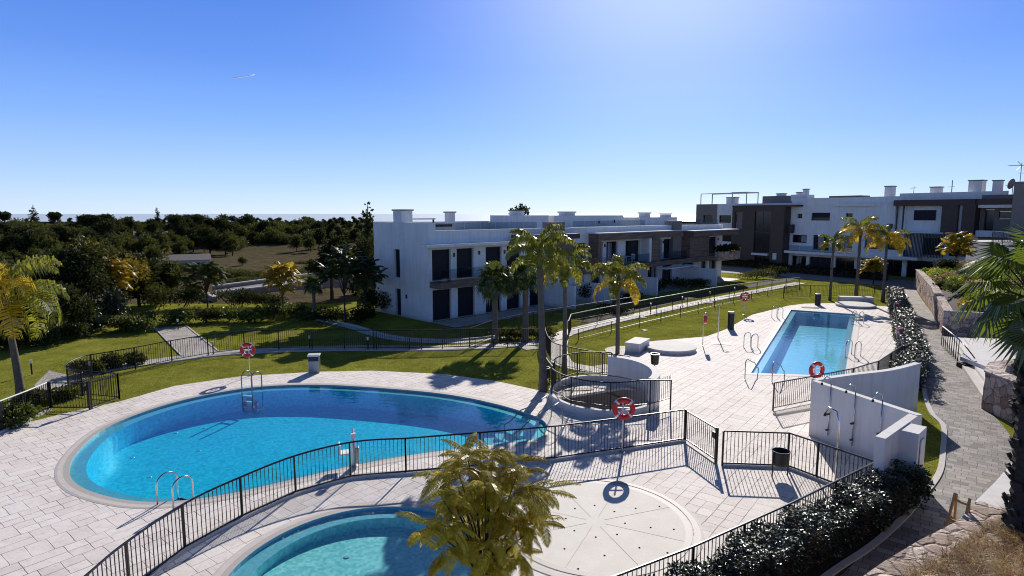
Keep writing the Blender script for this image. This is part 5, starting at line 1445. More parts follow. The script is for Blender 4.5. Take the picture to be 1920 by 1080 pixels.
def fan_palm(label, h, seed, R_=.8, n=34, r0=.2, pet=.8, mat='fan', trunk='bark', group='fan palms beside the pools', boots=False, lean=(0, 0), down=R(-40), nseg=26):
    r = random.Random(seed); t = thing('palm_tree', label, 'palm tree', (0, 0, 0), 0, group)
    pts = [(lean[0] * i / 5, lean[1] * i / 5, h * i / 5) for i in range(6)]
    m = trunk_mb(pts, [r0 * 1.3, r0 * 1.05, r0, r0 * .95, r0 * 1.0, r0 * .8], 12, .04, 6)
    if boots:
        for k in range(210):
            f = r.random(); a = r.uniform(0, 2 * PI); c = Vector(pts[0]).lerp(Vector(pts[-1]), f); rr = r0 * (1.25 - .3 * f)
            o = Vector((math.cos(a), math.sin(a), 0)); p = c + o * rr * .9
            m.bar(p, p + o * r.uniform(.05, .10) + Vector((0, 0, r.uniform(.09, .17))), .10, .04)
    m.build('trunk', M[trunk], t, smooth=not boots)
    top = Vector(pts[-1]); c = MB(); s = MB()
    for i in range(n):
        f = i / (n - 1); a = i * 2.399963; el = R(80) + f * (down - R(80)); d = Vector((math.cos(a) * math.cos(el), math.sin(a) * math.cos(el), math.sin(el)))
        L = pet * r.uniform(.8, 1.1); e = top + Vector((0, 0, .12)) + d * L
        s.tube([top, top + d * L * .5 + Vector((0, 0, .05)), e], [.025, .018, .012], 4, caps=False)
        fan_leaf(c, e, (d + Vector((0, 0, -.25 - .2 * f))).normalized(), r, R_ * r.uniform(.85, 1.1), nseg)
    s.build('petioles', M['shrub'], t); c.build('crown', M[mat], t)
    return t

def place(t, g, rz=0.0, z=None):
    t.location = (g[0], g[1], (g[2] if len(g) > 2 else 0) if z is None else z); t.rotation_euler.z = rz; return t

# --- palms
place(queen_palm('palm', 'queen palm with golden and green drooping fronds at the left edge', 3.75, 11, (-.3, .1), 1.3, 20, 8, droop=125, gold_side=R(250)), (-20.9, 24.9), R(10))
place(queen_palm('palm', 'tallest queen palm with a thick trunk between the oval pool and the round stair', 5.5, 12, (-.15, .1), .88, 17, 0, .17), G(1018, 733), R(40))
place(queen_palm('palm', 'queen palm just behind the round stair on its left', 4.85, 13, (.05, .1), .74, 14, 1, .12), G(1058, 708), R(200))
place(queen_palm('palm', 'queen palm with arching yellow tipped fronds behind the round stair', 4.1, 14, (.1, 0), .78, 13, 3, .115), G(1157, 702), R(95))
place(queen_palm('palm', 'taller golden queen palm at the far end of the lap pool', 5.7, 15, (0, 0), .98, 14, 9, .155), G(1605, 560), R(0))
place(queen_palm('palm', 'golden queen palm right of the tallest one at the far end of the lap pool', 4.9, 16, (.1, 0), .98, 13, 9, .14), G(1655, 566), R(70))
place(queen_palm('palm', 'small queen palm left of the others at the far end of the lap pool', 4.6, 17, (0, 0), .66, 11, 3, .12), G(1556, 563), R(20))
place(fan_palm('fan palm with glinting crown nearer the gable of the first house', 3.6, 21, .78, 30, .18), G(928, 643), 0)
place(fan_palm('fan palm directly left of the tallest queen palm', 3.75, 22, .72, 28, .18), G(985, 641), 1.0)
place(fan_palm('small fan palm in the shrubs left of the first house', 2.3, 23, .6, 22, .12, .5), G(590, 596), 2.0)
t = place(fan_palm('big fan palm with a shaggy dark trunk at the right edge', 4.85, 24, .80, 27, .30, .9, 'fan_near', 'bark_dark', boots=True, lean=(-.05, .2), down=R(-42), nseg=36), (10.28, 11.3, 1.25), .5)

# --- feathery tree in the foreground
def feather(mb, base, d, L, r, n=26, pl=.16, w=.026):
    """one large twice divided leaf: midrib with a comb of narrow pinnae"""
    az = math.atan2(d.y, d.x); el = math.asin(max(-1, min(1, d.z)))
    pts = [Vector(base) + p for p in frond_curve(az, el, L, R(66) + r.uniform(-.35, .35), 6)]
    mb.tube(pts, [.006, .006, .005, .005, .004, .003, .002], 3, caps=False); k = len(pts) - 1
    for i in range(n):
        f = .12 + .88 * (i + .5) / n; j = min(k - 1, int(f * k)); p = pts[j].lerp(pts[j + 1], f * k - j); t = (pts[j + 1] - pts[j]).normalized()
        s = t.cross(Vector((0, 0, 1))); s = s.normalized() if s.length > .05 else Vector((1, 0, 0)); ln = pl * (math.sin(PI * min(.97, .15 + .85 * f)) ** .7) * r.uniform(.85, 1.1)
        for sg in (-1, 1):
            q = (s * sg + t * .35 + Vector((0, 0, -.25 + r.uniform(-.12, .12)))).normalized(); a = p + q * ln * .55; e = p + q * ln + Vector((0, 0, -.28 * ln)); wv = t * w * .5
            v0 = len(mb.v); mb.v += [tuple(p - wv * .5), tuple(p + wv * .5), tuple(a + wv), tuple(e), tuple(a - wv)]; mb.f += [(v0, v0 + 1, v0 + 2, v0 + 4), (v0 + 4, v0 + 2, v0 + 3)]

def feather_tree(label, h, crown_r, seed, tips, per, L, mat='jaca', trunk_r=.05, group=None, n=26, pl=.16, w=.026, zlow=.45, flat=1.0, gold=0.0, els=(-10, 62), ball=None, spread=1.5):
    r = random.Random(seed); t = thing('feathery_tree', label, 'tree', (0, 0, 0), 0, group)
    tr = MB(); fork = h * .45
    tr.tube([(0, 0, 0), (.03, .02, fork * .5), (0, .03, fork)], [trunk_r, trunk_r * .85, trunk_r * .75], 8)
    lv = MB(); gv = MB()
    if ball:
        (bx, by, bz), br, bh = ball
        for k in range(tips):
            zz = 1 - 1.75 * (k + .5) / tips; a = k * 2.399963 + r.uniform(-.2, .2); s_ = math.sqrt(max(0, 1 - zz * zz)); q = r.uniform(.45, 1.0)
            d0 = Vector((s_ * math.cos(a), s_ * math.sin(a), zz)); low = .72 if zz < -.35 else 1.0
            e = Vector((bx + d0.x * br * q * low, by + d0.y * br * q * low, bz + d0.z * bh * q)); m = Vector((e.x * .4, e.y * .4, fork + (e.z - fork) * .5))
            tr.tube([(0, .03, fork * r.uniform(.6, 1)), m, e], [trunk_r * .5, trunk_r * .3, trunk_r * .12], 5)
            for j in range(per):
                aa = a + r.uniform(-spread, spread); el = R(r.uniform(*els)) + max(0, d0.z) * .35; d = Vector((math.cos(aa) * math.cos(el), math.sin(aa) * math.cos(el), math.sin(el)))
                feather(gv if r.random() < gold else lv, e + rdir(r) * .08, d, L * r.uniform(.75, 1.2), r, n, pl, w)
    for k in range(0 if ball else tips):
        f = (k + .5) / tips; a = k * 2.399963 + r.uniform(-.3, .3); rad = crown_r * math.sqrt(f) * .62; z = h * (1 - (1 - zlow) * f ** 1.3) + r.uniform(-.12, .12) * flat
        e = Vector((rad * math.cos(a), rad * math.sin(a), z - L * .25)); m = Vector((e.x * .35, e.y * .35, fork + (e.z - fork) * .55))
        tr.tube([(0, .03, fork * r.uniform(.75, 1)), m, e], [trunk_r * .55, trunk_r * .35, trunk_r * .16], 5)
        for j in range(per):
            aa = a + 2 * PI * j / per + r.uniform(-.35, .35); el = R(r.uniform(*els)); d = Vector((math.cos(aa) * math.cos(el), math.sin(aa) * math.cos(el), math.sin(el)))
            feather(gv if r.random() < gold else lv, e + rdir(r) * .05, d, L * r.uniform(.75, 1.2), r, n, pl, w)
    tr.build('trunk', M['bark_dark'], t, smooth=True); lv.build('crown', M[mat], t)
    if gold: gv.build('yellow_leaves', M['jaca_yellow'], t)
    return t
place(feather_tree("olive green feathery tree in the foreground beside the children's pool", 4.35, 1.75, 31, 44, 8, .52, trunk_r=.045, n=20, pl=.115, w=.024, gold=.16, els=(-22, 32), ball=((.0, 0, 3.15), 1.04, 1.15), spread=3.2), (-.42, 9.0), R(20))
for lab, px, py, h, cr, mat, sd, z in [('small feathery tree with a slim trunk left of the grey end wall', 390, 590, 4.2, 2.3, 'tree_mid', 32, 0), ('small yellow feathery tree before the service road', 532, 594, 4.1, 1.9, 'jaca_yellow', 33, 0),
        ('dark feathery tree left of the first house', 648, 606, 5.3, 2.2, 'jaca_dark', 34, 0), ('dark feathery tree nearest the gable of the first house', 686, 596, 4.6, 1.9, 'jaca_dark', 35, 0),
        ('yellow green feathery tree in front of the dark grove on the left', 218, 600, 4.6, 1.9, 'jaca_yellow', 36, 0), ('low orange feathery tree behind the far palms', 1637, 533, 2.9, 1.3, 'jaca_yellow', 37, 0)]:
    g = G(px, py); place(feather_tree(lab, h, cr, sd, 13, 9, .95, mat, .07, n=12, pl=.30, w=.10, zlow=.62), (g.x, g.y, z), sd)
place(feather_tree('yellow green feathery tree on the bank beside the far block', 3.6, 1.9, 38, 13, 9, .9, 'jaca_yellow', .06, n=12, pl=.3, w=.10, zlow=.55), (41.8, 56.6, 2.4), 1)

# --- shrubs
def shrub(label, g, rx, ry, h, mat, seed, n=900, size=.14, rz=0.0, stems=True, cat='shrub', group=None, z=0.0):
    r = random.Random(seed); t = thing('shrub', label, cat, (g[0], g[1], z), rz, group)
    bl = []
    for k in range(5): bl.append(((r.uniform(-.45, .45) * rx, r.uniform(-.45, .45) * ry, h * r.uniform(.35, .62)), (rx * r.uniform(.45, .65), ry * r.uniform(.45, .65), h * r.uniform(.32, .42))))
    b = MB(); cloud(b, bl, n, size, r); b.build('foliage', M[mat], t)
    if stems:
        s = MB()
        for k in range(5): s.tube([(r.uniform(-.2, .2) * rx, r.uniform(-.2, .2) * ry, 0), (r.uniform(-.5, .5) * rx, r.uniform(-.5, .5) * ry, h * .6)], [.03, .012], 5)
        s.build('stems', M['bark_dark'], t)
    return t

def hedge_leaves(mb, centre, half, h, n, size, r, z0=.08, lump=.16, up=.35):
    """leaf skin on the sides and the top of a clipped hedge that follows a line"""
    segs = [(Vector(a), Vector(b)) for a, b in zip(centre, centre[1:])]; W = [(b - a).length for a, b in segs]
    acc = [0]
    for w in W: acc.append(acc[-1] + w)
    for _ in range(n):
        i = r.choices(range(len(segs)), W)[0]; a, b = segs[i]; f = r.random(); c = a.lerp(b, f); d = (b - a).normalized(); nn = Vector((-d.y, d.x)); s = acc[i] + W[i] * f
        hh = h * (1 + lump * math.sin(s * 2.1) * math.sin(s * .9 + 1) + lump * .5 * math.sin(s * 5.3)); hw = half * (1 + lump * math.sin(s * 3.1 + .5) * .8)
        q = r.random() * (2 * hh + 2 * hw); dep = r.random() ** 2 * .22
        if q < hh: o, z, nd = hw - dep, q, Vector((nn.x, nn.y, .25))
        elif q < 2 * hh: o, z, nd = -(hw - dep), q - hh, Vector((-nn.x, -nn.y, .25))
        else: o, z, nd = q - 2 * hh - hw, hh - dep, Vector((0, 0, 1))
        rd = min(.14, hh * .2)
        if z > hh - rd: o *= .96
        o += .07 * math.sin(s * 7 + z * 6); z += .05 * math.sin(s * 9 + o * 8)
        p = Vector((c.x + nn.x * o, c.y + nn.y * o, max(.02, z0 + z * (1 - z0 / hh)))); a_ = r.uniform(0, 2 * PI); dd = Vector((math.cos(a_), math.sin(a_), r.gauss(.1, .45))) + Vector((nd.x, nd.y, 0)) * .4
        sz = size * r.uniform(.65, 1.3); leaf(mb, p, dd, sz * .5, sz, r.gauss(0, .55), .12)

def hedge(label, pts, half, h, n, size, mat, seed, name='hedge'):
    r = random.Random(seed); t = thing(name, label, 'hedge', (pts[0][0], pts[0][1], 0)); L = t.location
    P = [(p[0] - L.x, p[1] - L.y) for p in pts]
    b = MB(); hedge_leaves(b, P, half, h, n, size, r); b.build('foliage', M[mat], t)
    c = MB(); A = offset_line(P, half * .72); B = offset_line(P, -half * .72); k = len(P)
    for i in range(k - 1): c.prism([A[i], A[i + 1], B[i + 1], B[i]], .02, h * .78)
    c.build('branches', M['bark_dark'], t)
    return t
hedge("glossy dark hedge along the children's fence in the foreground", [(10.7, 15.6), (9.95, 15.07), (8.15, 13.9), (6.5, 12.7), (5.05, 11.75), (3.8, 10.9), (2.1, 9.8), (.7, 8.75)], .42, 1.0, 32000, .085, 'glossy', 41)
hedge('leafy hedge between the lap pool fence and the paved walk', [(17.6, 26.2), (20.2, 29.6), (22.4, 33.2), (24.5, 36.9), (27.4, 41.6), (30.1, 46.4), (33, 51.2), (35.6, 55.6)], .55, 1.02, 26000, .13, 'glossy', 42)
g = (10.9, 16.15); shrub('dark rounded bush at the top end of the foreground hedge', (10.95, 15.6), .62, .62, 1.25, 'glossy', 43, 4200, .09)
fw = lambda x, y: tuple((BO + u2 * x + n2 * y))[:2]
hedge('dark clipped hedge in front of the far apartment block', [fw(-8.5, -7.0), fw(0, -7.0), fw(7.5, -7.0)], .5, 1.0, 6000, .22, 'tree_dark', 44)
hedge('dark low hedge left of the brown bay of the far block', [fw(-17.5, -4.5), fw(-12, -4.6), fw(-9.5, -4.8)], .5, .9, 3500, .22, 'tree_dark', 45)
# shrub row behind the garden on the left
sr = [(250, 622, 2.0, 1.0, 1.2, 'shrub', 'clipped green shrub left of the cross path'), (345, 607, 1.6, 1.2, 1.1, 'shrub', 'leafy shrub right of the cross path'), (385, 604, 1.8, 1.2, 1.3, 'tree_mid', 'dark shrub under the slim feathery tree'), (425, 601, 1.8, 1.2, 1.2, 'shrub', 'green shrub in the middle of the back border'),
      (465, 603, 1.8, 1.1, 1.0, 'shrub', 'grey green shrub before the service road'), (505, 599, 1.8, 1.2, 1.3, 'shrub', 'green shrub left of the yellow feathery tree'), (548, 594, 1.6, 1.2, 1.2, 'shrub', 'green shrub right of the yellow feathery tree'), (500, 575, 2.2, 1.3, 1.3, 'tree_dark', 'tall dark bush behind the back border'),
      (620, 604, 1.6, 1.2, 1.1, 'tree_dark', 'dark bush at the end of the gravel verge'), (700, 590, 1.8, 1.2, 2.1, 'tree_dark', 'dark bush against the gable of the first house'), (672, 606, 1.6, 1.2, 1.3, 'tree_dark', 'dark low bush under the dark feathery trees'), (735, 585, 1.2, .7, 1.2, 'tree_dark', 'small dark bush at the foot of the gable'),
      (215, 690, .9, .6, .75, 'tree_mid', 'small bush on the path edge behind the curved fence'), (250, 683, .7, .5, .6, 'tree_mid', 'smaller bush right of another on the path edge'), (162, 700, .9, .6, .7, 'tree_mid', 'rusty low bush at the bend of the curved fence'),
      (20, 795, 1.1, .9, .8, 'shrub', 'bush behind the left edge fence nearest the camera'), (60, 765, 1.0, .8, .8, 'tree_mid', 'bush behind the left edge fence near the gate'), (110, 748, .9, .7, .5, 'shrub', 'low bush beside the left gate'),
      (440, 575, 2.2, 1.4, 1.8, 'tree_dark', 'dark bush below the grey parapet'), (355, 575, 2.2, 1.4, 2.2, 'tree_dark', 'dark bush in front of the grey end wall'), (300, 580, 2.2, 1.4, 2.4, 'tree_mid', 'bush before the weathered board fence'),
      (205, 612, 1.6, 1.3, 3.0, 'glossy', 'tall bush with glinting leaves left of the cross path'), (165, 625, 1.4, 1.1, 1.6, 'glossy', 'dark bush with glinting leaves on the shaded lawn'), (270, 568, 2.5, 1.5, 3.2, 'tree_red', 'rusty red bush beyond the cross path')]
for i, (px, py, rx, ry, h, mat, lab) in enumerate(sr):
    g = G(px, py); shrub(lab, g, rx, ry, h, mat, 100 + i, int(900 + 500 * h), .16 if mat != 'glossy' else .2)
for i, (px, py, rx, h, mat, lab) in enumerate([(8, 655, 1.6, 1.0, 'tree_dark', 'dark shrub on the shaded bed at the far left'), (60, 648, 1.8, 1.1, 'tree_dark', 'dark shrub behind the left palm'), (110, 636, 1.8, 1.2, 'shrub', 'green shrub under the tall dark tree'), (150, 634, 1.5, 1.0, 'tree_mid', 'low shrub left of the glinting bushes'), (235, 618, 1.5, 1.1, 'tree_mid', 'low dark shrub left of the clipped shrub'), (272, 612, 1.3, 1.1, 'shrub', 'green shrub right beside the cross path end'), (580, 600, 1.2, .8, 'shrub', 'small green shrub at the start of the gravel verge')]):
    g = G(px, py); shrub(lab, g, rx, rx * .7, h, mat, 700 + i, 1200, .16)
# border by the houses
for i, (px, py, rx, h, mat, lab) in enumerate([(1115, 566, 1.6, 1.9, 'tree_dark', 'dark round bush between the first and second house'), (1160, 585, 2.2, .6, 'tree_dark', 'low dark planting behind the bright railed fence'), (1232, 548, 2.2, 1.5, 'tree_dark', 'dark bush beside the second terrace screen'), (1275, 541, 2.4, 1.2, 'tree_mid', 'green bush in front of the third house'),
        (1312, 537, 2.2, .9, 'tree_mid', 'low green bush at the end of the house row'), (1420, 523, 3.2, 1.2, 'tree_mid', 'green shrubs in front of the brown bay'), (1460, 518, 2.6, 1.3, 'tree_dark', 'dark shrub at the foot of the brown bay'), (1185, 566, 1.5, 1.0, 'tree_dark', 'small dark bush on the house terrace edge'),
        (1290, 522, 1.0, 2.2, 'tree_dark', 'dark potted plant by the third terrace screen'), (975, 634, 2.0, .8, 'tree_mid', 'leafy planting at the feet of the fan palms'), (1012, 634, 1.4, .8, 'tree_mid', 'leafy planting between fan palm and fence'), (1340, 474, .5, .7, 'tree_dark', 'plant')]):
    if lab == 'plant': continue
    g = G(px, py); shrub(lab, g, rx, rx * .6, h, mat, 140 + i, 1100, .17)
pb = HA + U1 * 42.5 - Vector((-u1[1], u1[0])) * 1.65
shrub('spiky plant in the stone planter of the farthest house', (pb.x, pb.y), 1.8, .5, 1.0, 'tree_dark', 160, 700, .3, z=3.2)
# bank planting on the right
bk = [(40.5, 55.5, 2.2, 1.5, 'shrub_lime', 1.6, 'bright green shrub at the far end of the stone wall'), (38.0, 51.0, 1.9, 1.1, 'shrub_lime', 1.7, 'bright green shrub midway along the stone wall'), (40.4, 50.4, 1.6, 1.7, 'shrub', 2.5, 'green shrub high on the bank'), (35.6, 46.6, 1.5, 1.0, 'shrub_lime', 1.6, 'small lime shrub above the stone wall'),
      (38.8, 45.5, 2.0, 1.5, 'rust_grass', 2.3, 'dry brown shrub in the middle of the bank'), (34.0, 42.6, 1.7, 1.1, 'straw', 1.6, 'straw coloured shrub near the stone corner'), (30.6, 39.0, 1.2, .8, 'jaca_yellow', 1.5, 'yellow flowering shrub at the stone corner'), (36.4, 41.2, 1.8, 1.5, 'shrub', 2.4, 'green shrub behind the fan palm crown'),
      (33.0, 38.4, 1.4, .9, 'shrub', 1.8, 'low shrub behind the stone corner'), (38.9, 46.6, 1.5, 1.5, 'tree_mid', 2.7, 'shrub at the foot of the sunlit wall'), (37.0, 41.6, 1.6, 1.4, 'tree_mid', 2.7, 'shrub at the right edge of the bank'), (42.8, 59.0, 1.8, 1.4, 'tree_dark', 2.2, 'dark shrub at the foot of the slatted screen'),
      (27.6, 31.5, 1.9, 1.6, 'shrub', .5, 'shrub on the landing behind the steps'), (29.5, 28.6, 2.2, 2.0, 'tree_mid', .5, 'dark shrub on the landing at the right edge'), (25.5, 27.6, 1.3, .9, 'shrub_lime', 1.2, 'low green plant behind the rubble stone wall'), (53, 54, 6.0, 1.6, 'tree_dark', 5.2, 'dark planting on the upper terrace'), (48, 46, 4.5, 1.4, 'tree_dark', 5.1, 'dark planting at the right end of the upper terrace')]
for i, (x, y, r_, h, mat, z, lab) in enumerate(bk): shrub(lab, (x, y), r_, r_ * .8, h, mat, 180 + i, int(1300 * max(1, r_ * .7)), .17, z=z - .15)

# more planting filling the bank, row by row
rb = random.Random(77)
kinds = [('shrub_lime', 'bright green'), ('shrub', 'mid green'), ('straw', 'straw coloured'), ('tree_mid', 'dark green'), ('jaca', 'olive')]
for i in range(26):
    f_ = (i + .5) / 26; x0, y0 = 42.6 + (29.2 - 42.6) * f_, 62.0 + (39.0 - 62.0) * f_
    k_ = .12 + .8 * ((i * .618) % 1); x, y = x0 + 4.2 * k_, y0 - .6 * k_; z = 1.45 + 1.2 * k_
    mat, nm = kinds[(0, 1, 0, 2, 1, 4, 3)[i % 7]]
    shrub('%s mounded plant filling the bank above the long stone wall' % nm, (x, y), rb.uniform(1.0, 1.5), rb.uniform(.9, 1.3), rb.uniform(.7, 1.25), mat, 600 + i, 1100, .15, stems=False, group='planting on the bank: %s mounds' % nm, z=z - .15)

# --- trees beyond the garden
def big_tree(name, label, h, cr, seed, mat, kind='round', n=2600, size=.42, group=None, trunk_r=None):
    r = random.Random(seed); t = thing(name, label, 'tree', (0, 0, 0), 0, group); tr = MB(); R0 = trunk_r or h * .025; bl = []
    if kind == 'round':
        tr.tube([(0, 0, -1), (.1, 0, h * .25), (0, .1, h * .6)], [R0 * 1.3, R0, R0 * .5], 7)
        for k in range(11):
            a = k * 2.4; f = r.uniform(.15, .75); zz = h * r.uniform(.32, .86); rr = cr * (.8 if zz < h * .7 else .5) * f
            c = (rr * math.cos(a), rr * math.sin(a), zz); s = cr * r.uniform(.30, .46); bl.append((c, (s, s, s * r.uniform(.65, .9)))); tr.tube([(0, 0, h * .3), (c[0] * .5, c[1] * .5, (h * .3 + c[2]) / 2), c], [R0 * .5, R0 * .3, R0 * .1], 5)
    elif kind == 'umbrella':
        tr.tube([(0, 0, -1), (.2, 0, h * .4), (0, .2, h * .75)], [R0 * 1.2, R0, R0 * .7], 7)
        for k in range(12):
            a = k * 2.4; f = math.sqrt((k + .5) / 12) * .75; c = (cr * f * math.cos(a), cr * f * math.sin(a), h * r.uniform(.80, .92) - f * h * .05); s = cr * r.uniform(.28, .4); bl.append((c, (s, s, s * .62))); bl.append(((c[0] * .8, c[1] * .8, c[2] - h * .12), (s * .8, s * .8, s * .6))); tr.tube([(0, .1, h * .6), (c[0] * .5, c[1] * .5, h * .74), c], [R0 * .5, R0 * .3, R0 * .1], 5)
    elif kind == 'conifer':
        tr.tube([(0, 0, -1), (0, 0, h * .5), (0, 0, h * .97)], [R0, R0 * .6, R0 * .08], 7)
        for k in range(16):
            z = h * (.1 + .88 * k / 15); s = cr * (1.05 - .95 * k / 15) * r.uniform(.8, 1.15)
            for q in range(3): a = k * 1.3 + q * 2.1; bl.append(((s * .45 * math.cos(a), s * .45 * math.sin(a), z - .04 * h), (s * .6, s * .6, h * .05)))
    tr.build('trunk', M['bark_dark'], t, smooth=True); b = MB(); cloud(b, bl, n, size, r, .4); b.build('crown', M[mat], t)
    return t
GT = 'trees of the wooded ridge'
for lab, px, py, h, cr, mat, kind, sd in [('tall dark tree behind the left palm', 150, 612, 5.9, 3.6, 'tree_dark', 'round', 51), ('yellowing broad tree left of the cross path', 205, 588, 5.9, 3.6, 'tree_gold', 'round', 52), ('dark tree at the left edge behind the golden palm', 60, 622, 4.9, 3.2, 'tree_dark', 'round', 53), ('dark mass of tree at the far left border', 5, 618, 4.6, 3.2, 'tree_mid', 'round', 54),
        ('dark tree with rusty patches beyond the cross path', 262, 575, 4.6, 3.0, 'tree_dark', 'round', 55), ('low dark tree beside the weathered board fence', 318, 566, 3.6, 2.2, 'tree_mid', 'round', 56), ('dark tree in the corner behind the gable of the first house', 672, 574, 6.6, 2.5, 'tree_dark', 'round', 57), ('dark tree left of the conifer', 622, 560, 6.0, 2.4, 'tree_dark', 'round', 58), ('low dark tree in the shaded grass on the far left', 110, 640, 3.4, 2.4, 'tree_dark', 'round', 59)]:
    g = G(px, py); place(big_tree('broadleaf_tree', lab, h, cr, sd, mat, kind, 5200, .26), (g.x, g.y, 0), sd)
g = G(664, 566); place(big_tree('conifer_tree', 'dark conifer standing above the other trees left of the first house', 9.6, 2.0, 60, 'tree_dark', 'conifer', 4200, .4), (g.x, g.y + 6, -.5), 0)
protos = [big_tree('broadleaf_tree', 'dark round crowned tree on the wooded ridge', 8, 4.6, 71, 'tree_dark', 'round', 2600, .55, GT), big_tree('broadleaf_tree', 'mid green round crowned tree on the wooded ridge', 7, 4.4, 72, 'tree_mid', 'round', 2600, .52, GT),
          big_tree('pine_tree', 'umbrella pine with a flat dark crown on the wooded ridge', 11, 6.0, 73, 'tree_dark', 'umbrella', 3000, .55, GT), big_tree('broadleaf_tree', 'olive toned bushy tree on the wooded ridge', 5, 3.6, 74, 'tree_mid', 'round', 2000, .45, GT)]
r = random.Random(5); used = [False] * 4
def put(k, x, y, s=1.0, dz=-.2):
    z = terrain_z(x, y) + dz
    if not used[k]: used[k] = True; p = protos[k]; p.location = (x, y, z); p.scale = (s, s, s); p.rotation_euler.z = r.uniform(0, 6); return p
    return dup(protos[k], (x, y, z), r.uniform(0, 6), (s * r.uniform(.9, 1.15), s * r.uniform(.9, 1.15), s * r.uniform(.85, 1.15)))
def at_az(px, d):      # a place along the bearing of a column of the photograph
    t = (px - 960) / FOC; y = d / math.sqrt(1 + t * t); return t * y, y
# crest of the ridge, tallest in the middle
for px in range(-60, 700, 13):
    x, y = at_az(px + r.uniform(-5, 5), 285 + r.uniform(-20, 25))
    hh = .70 + (.50 if 325 < px < 470 else .25 if 160 < px < 245 else .10 if 245 < px < 330 else 0.0)
    k = 2 if (325 < px < 480 and r.random() < .35) else r.choice((0, 0, 1)); put(k, x, y, hh * r.uniform(.78, 1.12) * (.72 if k == 2 else .92))
for px in range(-60, 700, 19):
    x, y = at_az(px + r.uniform(-8, 8), 245 + r.uniform(-16, 16)); put(r.choice((0, 0, 1)), x, y, r.uniform(.62, .95) * (1.3 if 320 < px < 470 else 1))
for px in range(-60, 690, 17):
    x, y = at_az(px + r.uniform(-10, 10), 205 + r.uniform(-15, 15))
    if px < 440 or r.random() < .3: put(r.choice((0, 1, 3, 3)), x, y, r.uniform(.8, 1.2))
for px in range(-60, 690, 30):
    x, y = at_az(px + r.uniform(-14, 14), 160 + r.uniform(-22, 18))
    if px < 300 or r.random() < .16: put(r.choice((3, 3, 1)), x, y, r.uniform(.55, 1.0) * (1.35 if px < 330 else .8))
for px in list(range(-60, 330, 40)) + [350, 610]:
    x, y = at_az(px + r.uniform(-14, 14), 112 + r.uniform(-16, 16)); put(3, x, y, r.uniform(.3, .55) if px > 320 else r.uniform(.6, 1.0))
# low scrub lying in bands across the valley, each patch a thing
scr = big_tree('scrub_patch', 'low dark scrub patch in the valley field', 3.0, 5.0, 79, 'tree_mid', 'round', 2600, .35, 'scrub patches in the valley field')
for i in range(22):
    px = r.uniform(270, 690); d_ = r.choice((118, 132, 150, 168, 186)) + r.uniform(-5, 5); x, y = at_az(px, d_); s_ = r.uniform(.5, 1.1)
    sc_ = (s_ * 1.7, s_ * .9, s_ * r.uniform(.35, .7)); z = terrain_z(x, y) - .3
    if i == 0: scr.location = (x, y, z); scr.scale = sc_
    else: dup(scr, (x, y, z), r.uniform(-.3, .3), sc_)
for i in range(46):
    px = r.uniform(-40, 690); x, y = at_az(px, r.uniform(222, 305)); s_ = r.uniform(.9, 1.5)
    dup(scr, (x, y, terrain_z(x, y) - .4), r.uniform(0, 6), (s_ * 1.5, s_ * 1.3, s_ * r.uniform(.8, 1.5)), 'dark understorey thicket between the trees of the ridge', 'thickets under the ridge trees')
# far rise behind and the tree tops that can be told apart
for px in range(470, 700, 7):
    x, y = at_az(px, 400 + r.uniform(-30, 60)); put(r.choice((0, 0, 1)), x, y, r.uniform(.4, .75))
for px in range(-40, 330, 16):
    x, y = at_az(px, 420 + r.uniform(-30, 60)); put(r.choice((0, 1)), x, y, r.uniform(.4, .65))
for lab, px, d, h, cr, kind in [('pointed cypress standing above the ridge on the left', 69, 270, 13.0, 3.2, 'conifer'), ('slim conifer tip left of the pines on the ridge', 300, 300, 12.3, 2.2, 'conifer'), ('flat topped pine on its own at the far left of the ridge', 14, 300, 10.5, 2.4, 'umbrella'), ('small flat topped pine right of the pointed cypress', 108, 300, 10.0, 2.6, 'umbrella'), ('tall umbrella pine with an open crown on the left ridge', 174, 255, 10.6, 3.6, 'umbrella'), ('tall umbrella pine right of the open crowned one', 200, 258, 10.6, 3.6, 'umbrella')]:
    x, y = at_az(px, d); place(big_tree('pine_tree' if kind == 'umbrella' else 'conifer_tree', lab, h, cr, int(px) + 300, 'tree_dark', kind, 1500, .7), (x, y, terrain_z(x, y) - .3), 1)
x, y = (40.5 - 30 + 15, 92); place(big_tree('broadleaf_tree', 'dark tree top behind the roofs of the first house', 10.6, 2.6, 91, 'tree_dark', 'round', 1600, .4), (1.4, 85, -.5), 1)
# pale houses among the trees of the ridge
for i, (px, d, w, h_, lab) in enumerate([(285, 232, 9, 4.5, 'pale house among the trees in the middle of the ridge'), (172, 236, 6, 3.5, 'small pale house under the tall pines'), (318, 160, 16, 2.2, 'low pale greenhouse in the valley'), (262, 165, 5, 2.5, 'small white hut in the valley')]):
    x, y = at_az(px, d); t = thing('distant_house', lab, 'house', (x, y, terrain_z(x, y) - .3), -math.atan2(x, y))
    MB().box(-w / 2, w / 2, -3, 3, 0, h_).build('walls', M['white'], t)
    rf = MB(); rf.quad((-w / 2 - .4, -3.4, h_), (w / 2 + .4, -3.4, h_), (w / 2 + .4, 0, h_ + 1.2), (-w / 2 - .4, 0, h_ + 1.2)); rf.quad((w / 2 + .4, 3.4, h_), (-w / 2 - .4, 3.4, h_), (-w / 2 - .4, 0, h_ + 1.2), (w / 2 + .4, 0, h_ + 1.2)); rf.build('roof', M['tan'], t)
    m = MB()
    for k in range(max(1, int(w / 3))): m.box(-w / 2 + 1 + 3 * k, -w / 2 + 2 + 3 * k, -3.03, -2.99, h_ * .35, h_ * .7)
    m.build('window', M['window'], t)

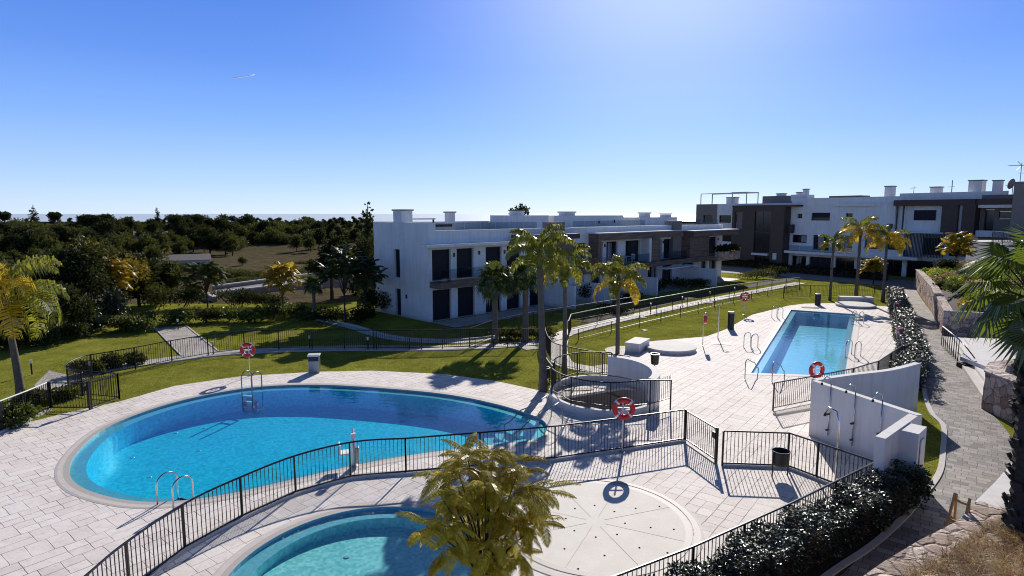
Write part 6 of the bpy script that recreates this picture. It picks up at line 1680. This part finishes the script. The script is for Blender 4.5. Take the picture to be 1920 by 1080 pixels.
# --- ground cover and grasses
r = random.Random(9)
def tufts(name, pts, n, h, w, spread, mat, lean=.5):
    b = MB()
    for _ in range(n):
        p = Vector(pts(r)); a = r.uniform(0, 2 * PI); hh = h * r.uniform(.5, 1.3); d = Vector((math.cos(a), math.sin(a), 0)); s = Vector((-d.y, d.x, 0)) * w * .5
        m = p + d * hh * lean * .3 + Vector((0, 0, hh * .6)); e = p + d * hh * lean + Vector((0, 0, hh * (1 - .35 * lean)))
        k = len(b.v); b.v += [tuple(p - s), tuple(p + s), tuple(m + s * .7), tuple(m - s * .7), tuple(e)]; b.f += [(k, k + 1, k + 2, k + 3), (k + 3, k + 2, k + 4)]
    return tag(b.build(name, M[mat]), kind='stuff')
def near_bank_pt(rr):
    i = rr.randrange(0, len(r0) - 1); f = rr.random(); g_ = .34 + rr.random() ** 1.1 * 1.8
    a = Vector(r0[i]).lerp(Vector(r0[i + 1]), f); b = Vector(r1[i]).lerp(Vector(r1[i + 1]), f); c = Vector(r2_[i]).lerp(Vector(r2_[i + 1]), f)
    return a.lerp(b, g_) if g_ < 1 else b.lerp(c, (g_ - 1) / 1.2 * 1.0)
cl = [near_bank_pt(r) for _ in range(420)]
def clump(rr):
    c = cl[rr.randrange(len(cl))]; return (c.x + rr.gauss(0, .075), c.y + rr.gauss(0, .075), c.z - .03)
tag(tufts('dry_grass', clump, 52000, .40, .013, .1, 'straw', .75), 'dry straw coloured ornamental grasses behind the rubble wall', 'grass')
cl2 = [near_bank_pt(r) for _ in range(330)]
def clump2(rr):
    c = cl2[rr.randrange(len(cl2))]; return (c.x + rr.gauss(0, .085), c.y + rr.gauss(0, .085), c.z - .03)
tag(tufts('rusty_grass', clump2, 40000, .36, .013, .1, 'rust_grass', .8), 'rusty brown ornamental grasses behind the rubble wall', 'grass')
# lawn blades where the lawn is nearest
from mathutils.geometry import intersect_point_tri_2d
def inside(p, poly):
    x, y = p; c = False; j = len(poly) - 1
    for i in range(len(poly)):
        if (poly[i][1] > y) != (poly[j][1] > y) and x < (poly[j][0] - poly[i][0]) * (y - poly[i][1]) / (poly[j][1] - poly[i][1]) + poly[i][0]: c = not c
        j = i
    return c
deck_t = [tuple(p) for p in DECK]
gpoly = offset_line(gpc, .75) + list(reversed(offset_line(gpc, -.75)))
walkpoly = list(wl_) + list(reversed(wr_))
def lawn_pt(rr):
    while True:
        x, y = rr.uniform(-24, 30), 16 + 34 * rr.random() ** 1.6
        if inside((x, y), deck_t) or inside((x, y), gpoly) or inside((x, y), WELL) or inside((x, y), walkpoly): continue
        if x > 12 and y < 24 and not inside((x, y), [(12, 17), (15.5, 21), (17.6, 25.5), (13.2, 17.6)]) : continue
        return (x, y, ZL - .012)
tag(tufts('lawn_grass', lawn_pt, 70000, .075, .016, .1, 'blade', .6), 'short mown grass standing on the lawns', 'grass')
